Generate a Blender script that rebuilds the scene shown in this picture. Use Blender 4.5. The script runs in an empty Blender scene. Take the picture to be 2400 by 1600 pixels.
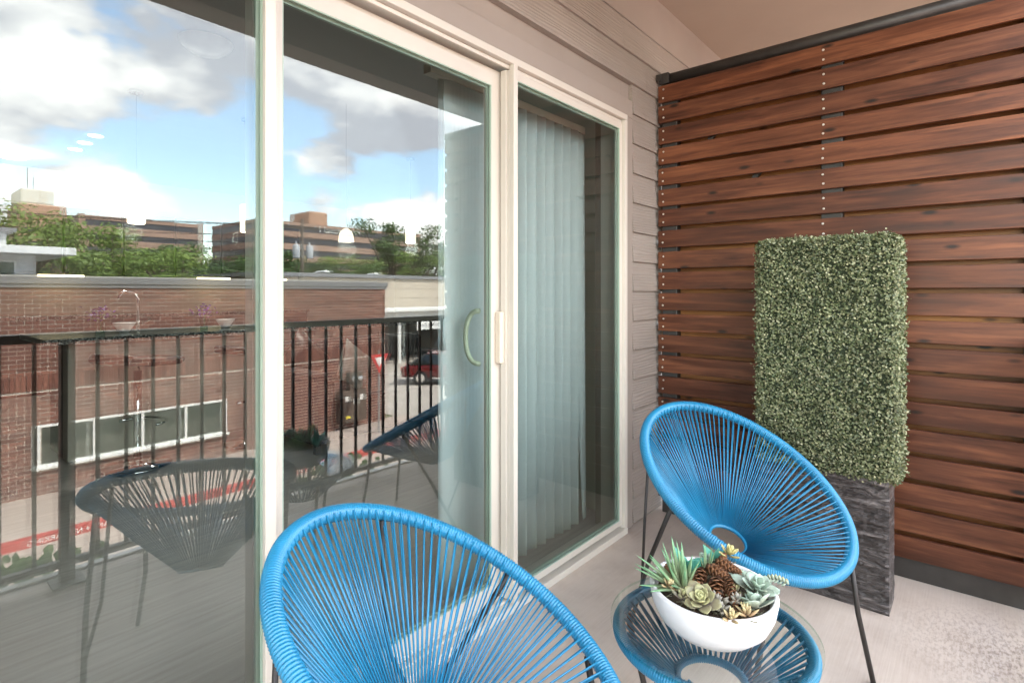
import bpy, math, random
from math import sin, cos, pi, radians
from mathutils import Vector, Matrix
random.seed(7)
S = bpy.context.scene
COL = S.collection

# ------------------------------------------------------------------ camera, sky, sun, exposure
F_PX, HORIZON, VP_X = 1286.5, 685.0, 1081.0
YAW = math.atan(VP_X / F_PX)
cd = bpy.data.cameras.new('camera'); cam = bpy.data.objects.new('camera', cd); COL.objects.link(cam)
cd.sensor_width = 36.0; cd.lens = 36.0 * F_PX / 2400.0
cd.shift_y = -(800 - HORIZON) / 2400.0
cd.clip_start = 0.02; cd.clip_end = 3000
cam.location = (0, 0, 1.2)
cam.rotation_euler = (pi / 2, 0, YAW - pi / 2)
S.camera = cam

CLOUD_OFF = (2.96, 8.85, 8.63)
SUN_EL, SUN_AZ = radians(52), radians(28)          # azimuth from +Y towards +X: behind our own building
w = bpy.data.worlds.new('World'); S.world = w; w.use_nodes = True
nt = w.node_tree; nt.nodes.clear()
def N(t, **k):
    n = nt.nodes.new(t)
    for a, b in k.items(): setattr(n, a, b)
    return n
out = N('ShaderNodeOutputWorld'); bg = N('ShaderNodeBackground'); bg.inputs[1].default_value = 0.15
sky = N('ShaderNodeTexSky', sky_type='NISHITA', sun_disc=False, sun_elevation=SUN_EL, sun_rotation=SUN_AZ, air_density=1.0, dust_density=.5, ozone_density=1.5)
tc = N('ShaderNodeTexCoord')
def vmul(v, s):
    m = N('ShaderNodeVectorMath', operation='MULTIPLY'); nt.links.new(v, m.inputs[0]); m.inputs[1].default_value = s; return m.outputs[0]
def vadd(v, s):
    m = N('ShaderNodeVectorMath', operation='ADD'); nt.links.new(v, m.inputs[0]); m.inputs[1].default_value = s; return m.outputs[0]
def mth(op, a, b=None, c=None, clamp=False):
    m = N('ShaderNodeMath', operation=op); m.use_clamp = clamp
    for i, q in enumerate((a, b, c)):
        if q is None: continue
        if isinstance(q, (int, float)): m.inputs[i].default_value = q
        else: nt.links.new(q, m.inputs[i])
    return m.outputs[0]
def noise(v, sc, det, rough=.55):
    n = N('ShaderNodeTexNoise'); n.inputs['Scale'].default_value = sc; n.inputs['Detail'].default_value = det; n.inputs['Roughness'].default_value = rough
    nt.links.new(v, n.inputs['Vector']); return n.outputs['Fac']
def dens(v):
    big = noise(v, 1.9, 2, .5); fine = noise(v, 5.2, 9, .60)
    return mth('ADD', mth('MULTIPLY', big, .60), mth('MULTIPLY', fine, .40))
wob = N('ShaderNodeTexNoise'); wob.inputs['Scale'].default_value = 7; wob.inputs['Detail'].default_value = 3; nt.links.new(tc.outputs['Generated'], wob.inputs['Vector'])
wv_ = N('ShaderNodeVectorMath', operation='MULTIPLY_ADD'); nt.links.new(wob.outputs['Color'], wv_.inputs[0]); wv_.inputs[1].default_value = (.05, .05, .05)
sc_ = vmul(tc.outputs['Generated'], (1, 1, 2.0)); nt.links.new(sc_, wv_.inputs[2])
base = vadd(wv_.outputs[0], CLOUD_OFF)
d1 = dens(base); d2 = dens(vadd(base, (.04, .02, .15)))
mask = mth('MULTIPLY', mth('SUBTRACT', d1, .458), 26.0, clamp=True)
lit = mth('ADD', mth('MULTIPLY', mth('SUBTRACT', d1, d2), 4.2), .78)
lit = mth('MINIMUM', mth('MAXIMUM', lit, .50), 1.05)
ccol = N('ShaderNodeMix', data_type='RGBA'); ccol.inputs[6].default_value = (3.2, 3.35, 3.8, 1); ccol.inputs[7].default_value = (7.9, 7.75, 7.55, 1)
nt.links.new(mth('MULTIPLY', mth('SUBTRACT', lit, .5), 1.8, clamp=True), ccol.inputs[0])
skyb = N('ShaderNodeMix', data_type='RGBA', blend_type='MULTIPLY'); skyb.inputs[0].default_value = 1; skyb.inputs[7].default_value = (1.62, 1.55, 1.40, 1)
nt.links.new(sky.outputs[0], skyb.inputs[6])
mx = N('ShaderNodeMix', data_type='RGBA')
nt.links.new(mask, mx.inputs[0]); nt.links.new(skyb.outputs[2], mx.inputs[6]); nt.links.new(ccol.outputs[2], mx.inputs[7])
nt.links.new(mx.outputs[2], bg.inputs[0]); nt.links.new(bg.outputs[0], out.inputs[0])

sd = bpy.data.lights.new('sun', 'SUN'); sun = bpy.data.objects.new('sun', sd); COL.objects.link(sun)
sd.energy = 3.6; sd.angle = radians(.6); sd.color = (1, .95, .87)
sdir = Vector((sin(SUN_AZ) * cos(SUN_EL), cos(SUN_AZ) * cos(SUN_EL), sin(SUN_EL)))
sun.rotation_euler = sdir.to_track_quat('Z', 'Y').to_euler()

vs = S.view_settings; vs.view_transform = 'Standard'; vs.look = 'None'; vs.exposure = 3.05; vs.gamma = 1.0; vs.use_curve_mapping = False
cy = S.cycles; cy.use_denoising = True; cy.adaptive_threshold = .006; cy.max_bounces = 10; cy.diffuse_bounces = 5; cy.glossy_bounces = 5; cy.transmission_bounces = 6; cy.transparent_max_bounces = 24
cy.sample_clamp_indirect = 6.0; cy.caustics_reflective = False; cy.caustics_refractive = False

# ------------------------------------------------------------------ materials
def newmat(name):
    m = bpy.data.materials.new(name); m.use_nodes = True; return m
class G:
    def __init__(s, m): s.t = m.node_tree; s.b = s.t.nodes.get('Principled BSDF')
    def n(s, t, **k):
        x = s.t.nodes.new(t)
        for a, b in k.items(): setattr(x, a, b)
        return x
    def l(s, a, b): s.t.links.new(a, b)
    def coord(s, kind='Object', scale=(1, 1, 1), rnd=0.0):
        tcn = s.n('ShaderNodeTexCoord'); mp = s.n('ShaderNodeMapping'); mp.inputs['Scale'].default_value = scale
        s.l(tcn.outputs[kind], mp.inputs['Vector'])
        if rnd:
            oi = s.n('ShaderNodeObjectInfo'); c = s.n('ShaderNodeCombineXYZ'); mm = s.n('ShaderNodeMath', operation='MULTIPLY'); mm.inputs[1].default_value = rnd
            s.l(oi.outputs['Random'], mm.inputs[0]); s.l(mm.outputs[0], c.inputs[0]); s.l(mm.outputs[0], c.inputs[1]); s.l(mm.outputs[0], c.inputs[2]); s.l(c.outputs[0], mp.inputs['Location'])
        return mp.outputs[0]
    def noise(s, v, sc, det=4, rough=.55, dist=0):
        x = s.n('ShaderNodeTexNoise'); x.inputs['Scale'].default_value = sc; x.inputs['Detail'].default_value = det; x.inputs['Roughness'].default_value = rough; x.inputs['Distortion'].default_value = dist
        s.l(v, x.inputs['Vector']); return x.outputs['Fac']
    def ramp(s, f, stops):
        r = s.n('ShaderNodeValToRGB'); e = r.color_ramp.elements
        while len(e) < len(stops): e.new(.5)
        for q, (p, c) in zip(e, stops): q.position = p; q.color = (*c, 1) if len(c) == 3 else c
        s.l(f, r.inputs[0]); return r.outputs[0]
    def mix(s, f, a, b, bt='MIX'):
        x = s.n('ShaderNodeMix', data_type='RGBA', blend_type=bt)
        for i, q in ((0, f), (6, a), (7, b)):
            if isinstance(q, (int, float)): x.inputs[i].default_value = q
            elif isinstance(q, tuple): x.inputs[i].default_value = (*q, 1)
            else: s.l(q, x.inputs[i])
        return x.outputs[2]
    def bump(s, h, st=.3, dist=.01):
        x = s.n('ShaderNodeBump'); x.inputs['Strength'].default_value = st; x.inputs['Distance'].default_value = dist
        s.l(h, x.inputs['Height']); s.l(x.outputs[0], s.b.inputs['Normal'])
    def col(s, c): s.l(c, s.b.inputs['Base Color'])
def sc(c, k): return tuple(min(1, x * k) for x in c)
def M(name, col, rough=.5, metal=0.0, var=.12, scale=6, stretch=(1, 1, 1), bump=0.0, bscale=None, bdist=.004, spec=.5, rnd=0.0, objvar=0.0):
    m = newmat(name); g = G(m); v = g.coord('Object', stretch, rnd)
    f = g.noise(v, scale, 5)
    c = g.ramp(f, [(.3, sc(col, 1 - var)), (.7, sc(col, 1 + var))])
    if objvar:
        oi = g.n('ShaderNodeObjectInfo'); k = g.ramp(oi.outputs['Random'], [(0, (1 - objvar,) * 3), (1, (1 + objvar,) * 3)]); c = g.mix(1.0, c, k, 'MULTIPLY')
    g.col(c)
    g.b.inputs['Roughness'].default_value = rough; g.b.inputs['Metallic'].default_value = metal; g.b.inputs['Specular IOR Level'].default_value = spec
    if bump: g.bump(g.noise(v, bscale or scale * 6, 6), bump, bdist)
    return m
def emis(name, col, st):
    m = newmat(name); g = G(m); g.b.inputs['Base Color'].default_value = (*col, 1); g.b.inputs['Emission Color'].default_value = (*col, 1); g.b.inputs['Emission Strength'].default_value = st; return m
def glass_face(name, tint, k, ior, wob=0.0, base=0.0):
    m = newmat(name); g = G(m); g.t.nodes.remove(g.b); o = g.t.nodes['Material Output']
    tr = g.n('ShaderNodeBsdfTransparent'); tr.inputs[0].default_value = (*tint, 1)
    gl = g.n('ShaderNodeBsdfGlossy'); gl.inputs['Roughness'].default_value = 0.0; gl.inputs['Color'].default_value = (.97, 1, .985, 1)
    fr = g.n('ShaderNodeFresnel'); fr.inputs[0].default_value = ior
    mm = g.n('ShaderNodeMath', operation='MULTIPLY_ADD'); mm.inputs[1].default_value = k; mm.inputs[2].default_value = base; mm.use_clamp = True; g.l(fr.outputs[0], mm.inputs[0])
    mi = g.n('ShaderNodeMixShader'); g.l(mm.outputs[0], mi.inputs[0]); g.l(tr.outputs[0], mi.inputs[1]); g.l(gl.outputs[0], mi.inputs[2]); g.l(mi.outputs[0], o.inputs[0])
    if wob:
        v = g.coord('Object', (1, 1, .6)); b = g.n('ShaderNodeBump'); b.inputs['Strength'].default_value = wob; b.inputs['Distance'].default_value = .01
        g.l(g.noise(v, 2.2, 1), b.inputs['Height']); g.l(b.outputs[0], gl.inputs['Normal'])
    return m
def clear(name, tint):
    m = newmat(name); g = G(m); g.t.nodes.remove(g.b); o = g.t.nodes['Material Output']
    tr = g.n('ShaderNodeBsdfTransparent'); tr.inputs[0].default_value = (*tint, 1); g.l(tr.outputs[0], o.inputs[0]); return m

def siding_mat():
    m = newmat('painted_fibre_cement'); g = G(m)
    v = g.coord('Object', (1.6, 1, 14), 9.0)
    wv = g.n('ShaderNodeTexWave', wave_type='BANDS', bands_direction='Z'); wv.inputs['Scale'].default_value = 1.5; wv.inputs['Distortion'].default_value = 11; wv.inputs['Detail'].default_value = 2; wv.inputs['Detail Scale'].default_value = .7
    g.l(v, wv.inputs['Vector'])
    g.bump(wv.outputs['Fac'], .42, .004)
    f = g.noise(g.coord('Object', (1, 1, 1), 3.0), 2.5, 4)
    g.col(g.ramp(f, [(.3, (.285, .245, .213)), (.7, (.325, .280, .244))])); g.b.inputs['Roughness'].default_value = .62
    return m
def cedar_mat(name, dark, mid, lite):
    m = newmat(name); g = G(m)
    v = g.coord('Object', (14, 1.1, 12), 17.0)
    gr = g.noise(v, 2.4, 7, .62, .35)
    v2 = g.coord('Object', (3, .8, 3), 23.0); lo = g.noise(v2, 1.3, 3)
    c = g.ramp(gr, [(.30, dark), (.50, mid), (.70, lite)])
    c = g.mix(g.ramp(lo, [(.35, (0, 0, 0)), (.72, (.55, .55, .55))]), c, tuple(x * .62 for x in mid))
    fg = g.noise(g.coord('Object', (70, 2.6, 70), 41.0), 1.0, 4, .6); c = g.mix(1.0, c, g.ramp(fg, [(.34, (.76, .74, .74)), (.52, (1, 1, 1)), (.70, (1.20, 1.20, 1.18))]), 'MULTIPLY')
    # knots
    vk = g.coord('Object', (1, 2.4, 6.5), 31.0); vo = g.n('ShaderNodeTexVoronoi'); vo.inputs['Scale'].default_value = 2.3; vo.inputs['Randomness'].default_value = 1; g.l(vk, vo.inputs['Vector'])
    k = g.ramp(vo.outputs['Distance'], [(.075, (1, 1, 1)), (.19, (0, 0, 0))])
    c = g.mix(k, c, (.018, .009, .006))
    oi = g.n('ShaderNodeObjectInfo'); tone = g.ramp(oi.outputs['Random'], [(0, (.68, .63, .63)), (.35, (.87, .84, .84)), (.7, (1.0, 1.0, 1.0)), (1, (1.25, 1.2, 1.12))]); c = g.mix(1.0, c, tone, 'MULTIPLY')
    g.col(c); g.bump(gr, .22, .003); g.b.inputs['Specular IOR Level'].default_value = .30
    g.b.inputs['Roughness'].default_value = .42; g.l(g.ramp(gr, [(.3, (.34,) * 3), (.8, (.55,) * 3)]), g.b.inputs['Roughness'])
    return m
def concrete_mat():
    m = newmat('brushed_concrete'); g = G(m)
    v = g.coord('Object'); big = g.noise(v, 1.1, 5, .6); mid = g.noise(v, 5.5, 6, .62)
    vb = g.coord('Object', (5, 170, 1)); br = g.noise(vb, 1, 3, .6)
    c = g.ramp(big, [(.3, (.43, .345, .285)), (.52, (.53, .445, .38)), (.75, (.61, .525, .46))])
    c = g.mix(g.ramp(mid, [(.45, (0, 0, 0)), (.75, (.5, .5, .5))]), c, (.33, .25, .20))
    c = g.mix(g.ramp(br, [(.35, (0, 0, 0)), (.75, (.38, .38, .38))]), c, (.62, .55, .49))
    # weather stain where rain drives in by the open corner, and its speckle
    sp = g.noise(g.coord('Object', (1, 2.2, 1)), 38, 6, .72)
    vm = g.n('ShaderNodeVectorMath', operation='DISTANCE'); vm.inputs[1].default_value = (2.42, -.12, 0); g.l(v, vm.inputs[0])
    near = g.ramp(vm.outputs['Value'], [(.02, (1, 1, 1)), (.40, (0, 0, 0))])
    st = g.mix(1.0, near, g.ramp(sp, [(.46, (0, 0, 0)), (.60, (.75, .75, .75))]), 'MULTIPLY')
    c = g.mix(st, c, (.15, .105, .085))
    g.col(c); h = g.n('ShaderNodeMath', operation='ADD'); g.l(mid, h.inputs[0]); g.l(br, h.inputs[1]); g.bump(h.outputs[0], .22, .003)
    g.b.inputs['Roughness'].default_value = .68
    return m
def blue_mat():
    m = newmat('blue_vinyl_cord'); g = G(m); v = g.coord('Object'); f = g.noise(v, 7, 3)
    g.col(g.ramp(f, [(.3, (.014, .182, .340)), (.7, (.022, .238, .425))])); g.b.inputs['Roughness'].default_value = .30; g.b.inputs['Specular IOR Level'].default_value = .55
    return m
def box_mat():
    m = newmat('split_slate_resin'); g = G(m); v = g.coord('Object', (1, 2.6, 15)); f = g.noise(v, 3.0, 6, .62, .6)
    g.col(g.ramp(f, [(.36, (.034, .029, .028)), (.54, (.085, .073, .070)), (.68, (.26, .23, .22))])); g.b.inputs['Roughness'].default_value = .30; g.bump(f, 1.0, .04)  # palest ramp colour paints highlights along the ridges
    return m
def leaf_mat(name, a, b, c, rough=.5, scale=9, tr=.25):
    m = newmat(name); g = G(m); v = g.coord('Object'); f = g.noise(v, scale, 2); wn = g.n('ShaderNodeTexWhiteNoise'); geo = g.n('ShaderNodeNewGeometry')
    cc = g.ramp(geo.outputs['Random Per Island'], [(0, a), (.5, b), (1, c)])
    k = g.ramp(f, [(.3, (.75, .75, .75)), (.7, (1.2, 1.2, 1.2))])
    g.col(g.mix(1.0, cc, k, 'MULTIPLY')); g.b.inputs['Roughness'].default_value = rough
    g.t.nodes.remove(wn)
    if tr:
        t_ = g.n('ShaderNodeBsdfTranslucent'); g.l(g.b.inputs['Base Color'].links[0].from_socket, t_.inputs[0]); mi = g.n('ShaderNodeMixShader'); mi.inputs[0].default_value = tr; g.l(g.b.outputs[0], mi.inputs[1]); g.l(t_.outputs[0], mi.inputs[2]); g.l(mi.outputs[0], g.t.nodes['Material Output'].inputs[0])
    return m
def brick_mat():
    m = newmat('red_brown_brick'); g = G(m); geo = g.n('ShaderNodeNewGeometry'); v = g.coord('Object', (1, 1, 1), 5.0)
    c = g.ramp(geo.outputs['Random Per Island'], [(0, (.10, .036, .026)), (.5, (.155, .058, .040)), (1, (.22, .092, .064))])
    oi = g.n('ShaderNodeObjectInfo'); c = g.mix(1.0, c, g.ramp(oi.outputs['Random'], [(0, (.8, .8, .8)), (1, (1.2, 1.2, 1.2))]), 'MULTIPLY')
    c = g.mix(g.ramp(g.noise(v, 1.2, 4), [(.4, (0, 0, 0)), (.7, (.35, .35, .35))]), c, (.10, .05, .04)); g.col(c); g.b.inputs['Roughness'].default_value = .85
    return m
def granite_mat():
    m = newmat('speckled_granite'); g = G(m); v = g.coord('Object'); f = g.noise(v, 60, 4, .7)
    g.col(g.ramp(f, [(.42, (.015, .02, .02)), (.52, (.16, .18, .17)), (.6, (.40, .42, .40))])); g.b.inputs['Roughness'].default_value = .15; return m
def plank_mat():
    m = newmat('grey_oak_plank_floor'); g = G(m); v = g.coord('Object', (1, 14, 1)); f = g.noise(v, 3, 5, .6, .3)
    g.col(g.ramp(f, [(.3, (.36, .335, .305)), (.7, (.48, .45, .415))])); g.b.inputs['Roughness'].default_value = .4; return m

m_side = siding_mat(); m_trim = M('painted_trim', (.31, .265, .23), .6, var=.05, scale=3, bump=.08, bscale=60, bdist=.002)
m_cream = M('cream_vinyl', (.59, .548, .482), .34, var=.03, scale=2, bump=.02, bscale=40)
m_gasket = M('black_gasket', (.03, .032, .03), .6); m_spacer = M('pale_green_spacer', (.36, .47, .38), .4, var=.05)
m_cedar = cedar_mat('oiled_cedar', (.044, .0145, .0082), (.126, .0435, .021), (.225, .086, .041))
m_cedar_backlit = cedar_mat('oiled_cedar_backlit', (.13, .052, .020), (.30, .125, .042), (.42, .19, .07))  # brighter orange cedar copy: light from beyond the screen painted into the back slats
m_steel = M('dark_painted_steel', (.045, .040, .037), .45, metal=.3, var=.25, scale=9, bump=.05)
m_screw = M('bright_screw', (.62, .58, .52), .35, metal=.6, var=.1)
m_conc = concrete_mat(); m_ceil = M('tan_soffit', (.285, .215, .165), .8, var=.06, scale=2, bump=.06, bscale=90, bdist=.002)
m_blue = blue_mat(); m_rod = M('black_powder_coat', (.028, .024, .022), .42, metal=.2, var=.2)
m_box = box_mat()
m_hedge = leaf_mat('boxwood_leaf', (.062, .086, .040), (.150, .175, .078), (.34, .34, .20), .42, 14, 0)
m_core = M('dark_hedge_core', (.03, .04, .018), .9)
m_bowl = M('white_plaster_bowl', (.80, .79, .79), .55, var=.05, scale=9, bump=.25, bscale=45, bdist=.004)
m_g1 = glass_face('door_glass_outer', (.915, .955, .945), .85, 1.52, .0035, .066)
m_g2 = glass_face('door_glass_inner', (.935, .965, .96), .35, 1.52, .0035, .012)
m_gt = glass_face('table_glass', (.94, .975, .96), 1.15, 1.5); m_gclear = clear('glass_body', (.985, .995, .99)); m_gedge = clear('glass_edge', (.72, .86, .80))
m_blind = M('vinyl_blind', (.60, .66, .67), .5, var=.03, scale=3)

# ------------------------------------------------------------------ mesh helpers
class MB:
    def __init__(s): s.v = []; s.f = []; s.mi = []; s.cur = 0
    def add(s, vs, fs):
        o = len(s.v); s.v += [tuple(p) for p in vs]
        for f in fs: s.f.append(tuple(i + o for i in f)); s.mi.append(s.cur)
        return s
    def box(s, x0, x1, y0, y1, z0, z1, top=None):
        vs = [(x0, y0, z0), (x1, y0, z0), (x1, y1, z0), (x0, y1, z0), (x0, y0, z1), (x1, y0, z1), (x1, y1, z1), (x0, y1, z1)]
        return s.add(vs, [(0, 3, 2, 1), (4, 5, 6, 7), (0, 1, 5, 4), (1, 2, 6, 5), (2, 3, 7, 6), (3, 0, 4, 7)])
    def tube(s, pts, r, n=8, closed=False, cap=True):
        pts = [Vector(p) for p in pts]; m = len(pts)
        rr = r if isinstance(r, (list, tuple)) else [r] * m
        vs = []; up = None
        for i, p in enumerate(pts):
            if closed: t = pts[(i + 1) % m] - pts[i - 1]
            else: t = pts[min(i + 1, m - 1)] - pts[max(i - 1, 0)]
            t.normalize()
            if up is None:
                up = Vector((0, 0, 1)) if abs(t.z) < .9 else Vector((1, 0, 0))
            a = up - t * up.dot(t); a.normalize(); b = t.cross(a); up = a
            for k in range(n):
                q = 2 * pi * k / n; vs.append(p + (a * cos(q) + b * sin(q)) * rr[i])
        fs = []
        for i in range(m if closed else m - 1):
            j = (i + 1) % m
            for k in range(n): fs.append((i * n + k, i * n + (k + 1) % n, j * n + (k + 1) % n, j * n + k))
        if cap and not closed: fs += [tuple(range(n))[::-1], tuple((m - 1) * n + k for k in range(n))]
        return s.add(vs, fs)
    def lathe(s, prof, n=32, c=(0, 0, 0)):
        vs = []; m = len(prof)
        for (r, z) in prof:
            for k in range(n): q = 2 * pi * k / n; vs.append((c[0] + r * cos(q), c[1] + r * sin(q), c[2] + z))
        fs = [(i * n + k, i * n + (k + 1) % n, (i + 1) * n + (k + 1) % n, (i + 1) * n + k) for i in range(m - 1) for k in range(n)]
        if prof[0][0] > 1e-6: fs.append(tuple(range(n))[::-1])
        if prof[-1][0] > 1e-6: fs.append(tuple((m - 1) * n + k for k in range(n)))
        return s.add(vs, fs)
    def prism(s, poly, axis, a, b):          # poly in the two other axes, extruded along axis
        n = len(poly); vs = []
        for t in (a, b):
            for (p, q) in poly: vs.append({'x': (t, p, q), 'y': (p, t, q), 'z': (p, q, t)}[axis])
        fs = [tuple(range(n))[::-1], tuple(range(n, 2 * n))] + [(i, (i + 1) % n, n + (i + 1) % n, n + i) for i in range(n)]
        return s.add(vs, fs)
    def mesh(s, name, mats, smooth=False):
        me = bpy.data.meshes.new(name); me.from_pydata(s.v, [], s.f)
        for m in (mats if isinstance(mats, (list, tuple)) else [mats]): me.materials.append(m)
        for p, i in zip(me.polygons, s.mi): p.material_index = i
        if smooth: me.polygons.foreach_set('use_smooth', [True] * len(me.polygons))
        me.update(); return me
    def build(s, name, mats, parent=None, smooth=False, loc=None, bevel=0, rot=None):
        return link(name, s.mesh(name, mats, smooth), parent, loc, bevel, rot)
def link(name, me, parent=None, loc=None, bevel=0, rot=None):
    o = bpy.data.objects.new(name, me); COL.objects.link(o)
    if parent: o.parent = parent
    if loc: o.location = loc
    if rot: o.rotation_euler = rot
    if bevel:
        b = o.modifiers.new('bevel', 'BEVEL'); b.width = bevel; b.segments = 2; b.limit_method = 'ANGLE'
    return o
def tag(o, label=None, cat=None, group=None, kind=None):
    if label: o['label'] = label
    if cat: o['category'] = cat
    if group: o['group'] = group
    if kind: o['kind'] = kind
    return o
def thing(name, label, cat, loc=(0, 0, 0), group=None, rz=0):
    o = bpy.data.objects.new(name, None); COL.objects.link(o); o.location = loc; o.rotation_euler = (0, 0, rz); o.empty_display_size = .1
    return tag(o, label, cat, group)
def struct(o): o['kind'] = 'structure'; return o
def bx(*a): return MB().box(*a)
def copy_tree(o, parent=None):
    c = o.copy(); COL.objects.link(c); c.parent = parent
    for ch in o.children: copy_tree(ch, c)
    return c
def text(name, s, size, mat, parent, loc, rot, ext=.002, align='CENTER'):
    cu = bpy.data.curves.new(name, 'FONT'); cu.body = s; cu.size = size; cu.extrude = ext; cu.align_x = align
    t = bpy.data.objects.new(name, cu); COL.objects.link(t); bpy.context.view_layer.update()
    me = bpy.data.meshes.new_from_object(t.evaluated_get(bpy.context.evaluated_depsgraph_get())); bpy.data.objects.remove(t)
    me.materials.clear(); me.materials.append(mat)
    return link(name, me, parent, loc, 0, rot)

# ================================================================== SETTING: balcony shell
WY = 1.345            # siding plane (board backs)
SX = 2.81             # front face of the slat screen
GROUND = -3.1
struct(bx(-6, 9, -.26, 1.40, -.22, 0).build('balcony_floor', m_conc))
struct(bx(-6, 9, -.30, -.262, -.24, .012).build('balcony_edge_flashing', M('pale_edge_metal', (.55, .55, .53), .4, metal=.4)))
struct(bx(-6, 9, -.36, 1.36, 2.813, 2.95).build('balcony_ceiling', m_ceil))
bm_beam = M('brown_soffit_beam', (.15, .115, .09), .7, var=.06, scale=2)
struct(bx(-6, 9, -.36, -.19, 2.61, 2.8125).build('balcony_edge_beam', bm_beam))
upper = thing('sun_blocking_upper_storey', 'unseen upper storey added above the balcony ceiling to block the sun', 'building')  # unseen mass added over the ceiling to keep the sun off the balcony
bx(-6, 14, -.34, 9.6, 2.952, 5.6).build('wall', m_trim, upper)
MB().prism([(-.6, 5.602), (9.9, 5.602), (4.6, 6.6)], 'x', -6.3, 14.3).build('roof', M('grey_shingle', (.08, .08, .08), .9), upper)

# siding wall
sw = thing('siding_wall', 'taupe lap siding wall with wood grain around the sliding door', 'wall', (0, 0, 0))
DX0, DX1, DZ1 = -.20, 2.465, 2.083
bx(-6, DX0, WY + .012, WY + .16, 0, 2.812).build('sheathing', m_trim, sw)
bx(DX0 + .001, DX1 - .001, WY + .012, WY + .16, DZ1, 2.812).build('sheathing', m_trim, sw)
bx(DX1, 9, WY + .012, WY + .16, 0, 2.812).build('sheathing', m_trim, sw)
def lap(x0, x1, z0, z1):
    pr = [(WY + .011, z0 - .009), (WY - .018, z0 - .009), (WY - .019, z0 - .006), (WY - .004, z1), (WY + .011, z1)]
    mb = MB().prism([(y, z - z0) for y, z in pr], 'x', 0, x1 - x0)
    mb.build('siding_board', m_side, sw, loc=(x0, 0, z0))
zs = [2.576 - .1512 * i for i in range(18)]
for i, z in enumerate(zs):
    za = max(z, .03); top = zs[i - 1] if i else 2.576 + .235
    if i == 0: continue
    if z > DZ1 + .10:
        lap(-6, .62 + (i % 2) * .35, za, top - .001); j = 2.44 + .25 * ((i + 1) % 2)
        lap(.622 + (i % 2) * .35, j, za, top - .001); lap(j + .002, 9, za, top - .001)
    else:
        lap(DX1 + .082, 9, za, top - .001); lap(-6, DX0 - .082, za, top - .001)
bx(-6, 9, WY - .010, WY + .0115, 2.577, 2.812).build('frieze_board', m_trim, sw)
bx(DX0 - .08, DX1 + .08, WY - .012, WY + .0115, DZ1 + .002, DZ1 + .092).build('trim_board', m_trim, sw, bevel=.002)
bx(DX1 + .003, DX1 + .08, WY - .012, WY + .0115, .005, DZ1 + .0015).build('trim_board', m_trim, sw, bevel=.002)
bx(DX0 - .08, DX0 - .003, WY - .012, WY + .0115, .005, DZ1 + .0015).build('trim_board', m_trim, sw, bevel=.002)

# ================================================================== SLIDING DOOR
door = thing('sliding_glass_door', 'cream framed three panel sliding glass door reflecting sky and street', 'door')
OY = 1.318            # outer face of the fixed frame
P1, P2 = .655, 1.588  # stile lines between the panels
bx(DX0, DX1, OY, OY + .14, DZ1 - .028, DZ1).build('head_frame', m_cream, door, bevel=.003)
bx(DX0, DX1, OY - .002, OY + .14, .001, .03).build('sill', m_cream, door, bevel=.003)
bx(DX1 - .026, DX1, OY, OY + .14, .031, DZ1 - .029).build('jamb', m_cream, door, bevel=.003)
bx(DX0, DX0 + .026, OY, OY + .14, .031, DZ1 - .029).build('jamb', m_cream, door, bevel=.003)
bx(DX0 + .03, DX1 - .03, OY + .020, OY + .030, DZ1 - .043, DZ1 - .029).build('head_track', m_cream, door, bevel=.002)
bx(P1 + .03, P2 - .001, OY + .062, OY + .074, .031, .046).build('sill_track', m_cream, door, bevel=.002)
bx(P1 + .03, P2 - .001, OY + .030, OY + .042, .031, .040).build('sill_track', m_cream, door, bevel=.002)
def pane(name, x0, x1, y0, z0, z1, fm, parent, tilt=0.0):
    b = MB(); h = .004
    c = Vector(((x0 + x1) / 2, 0, 0)); hx = (x1 - x0) / 2
    vs = [(-hx, 0, z0), (hx, 0, z0), (hx, h, z0), (-hx, h, z0), (-hx, 0, z1), (hx, 0, z1), (hx, h, z1), (-hx, h, z1)]
    b.cur = 0; b.add(vs, [(0, 1, 5, 4)]); b.cur = 1; b.add(vs, [(3, 7, 6, 2)]); b.cur = 2; b.add(vs, [(0, 3, 2, 1), (4, 5, 6, 7), (1, 2, 6, 5), (3, 0, 4, 7)])
    return b.build(name, [fm, m_gclear, m_gedge], parent, loc=(c.x, y0, 0), rot=(0, 0, tilt))
def panel(x0, x1, y0, sl, sr, zb=.072, zt=.073, dep=.04, top=None, tilt=.004):
    z0, z1 = .0465, DZ1 - .0445
    mb = MB()
    mb.box(x0, x0 + sl, y0, y0 + dep, z0, z1); mb.box(x1 - sr, x1, y0, y0 + dep, z0, z1)
    mb.box(x0 + sl, x1 - sr, y0, y0 + dep, z0, zb); mb.box(x0 + sl, x1 - sr, y0, y0 + dep, DZ1 - zt, z1)
    p = mb.build('door_panel', m_cream, door)
    a, b, c, d = x0 + sl, x1 - sr, zb, DZ1 - zt
    g = .006
    pane('glass_pane', a, b, y0 + .010, c, d, m_g1, p, 0)
    pane('glass_pane', a + .001, b - .001, y0 + .027, c, d, m_g2, p, tilt)
    s = MB()                              # spacer bar of the double glazing
    s.box(a, a + .011, y0 + .0155, y0 + .025, c, d); s.box(b - .011, b, y0 + .0155, y0 + .025, c, d)
    s.box(a + .011, b - .011, y0 + .0155, y0 + .025, c, c + .011); s.box(a + .011, b - .011, y0 + .0155, y0 + .025, d - .011, d)
    s.build('spacer_bar', m_spacer, p)
    k = MB(); q = .0035
    k.box(a, a + q, y0 + .001, y0 + .0095, c, d); k.box(b - q, b, y0 + .001, y0 + .0095, c, d)
    k.box(a + q, b - q, y0 + .001, y0 + .0095, c, c + q); k.box(a + q, b - q, y0 + .001, y0 + .0095, d - q, d)
    k.build('gasket', m_spacer, p)
    return p
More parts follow.
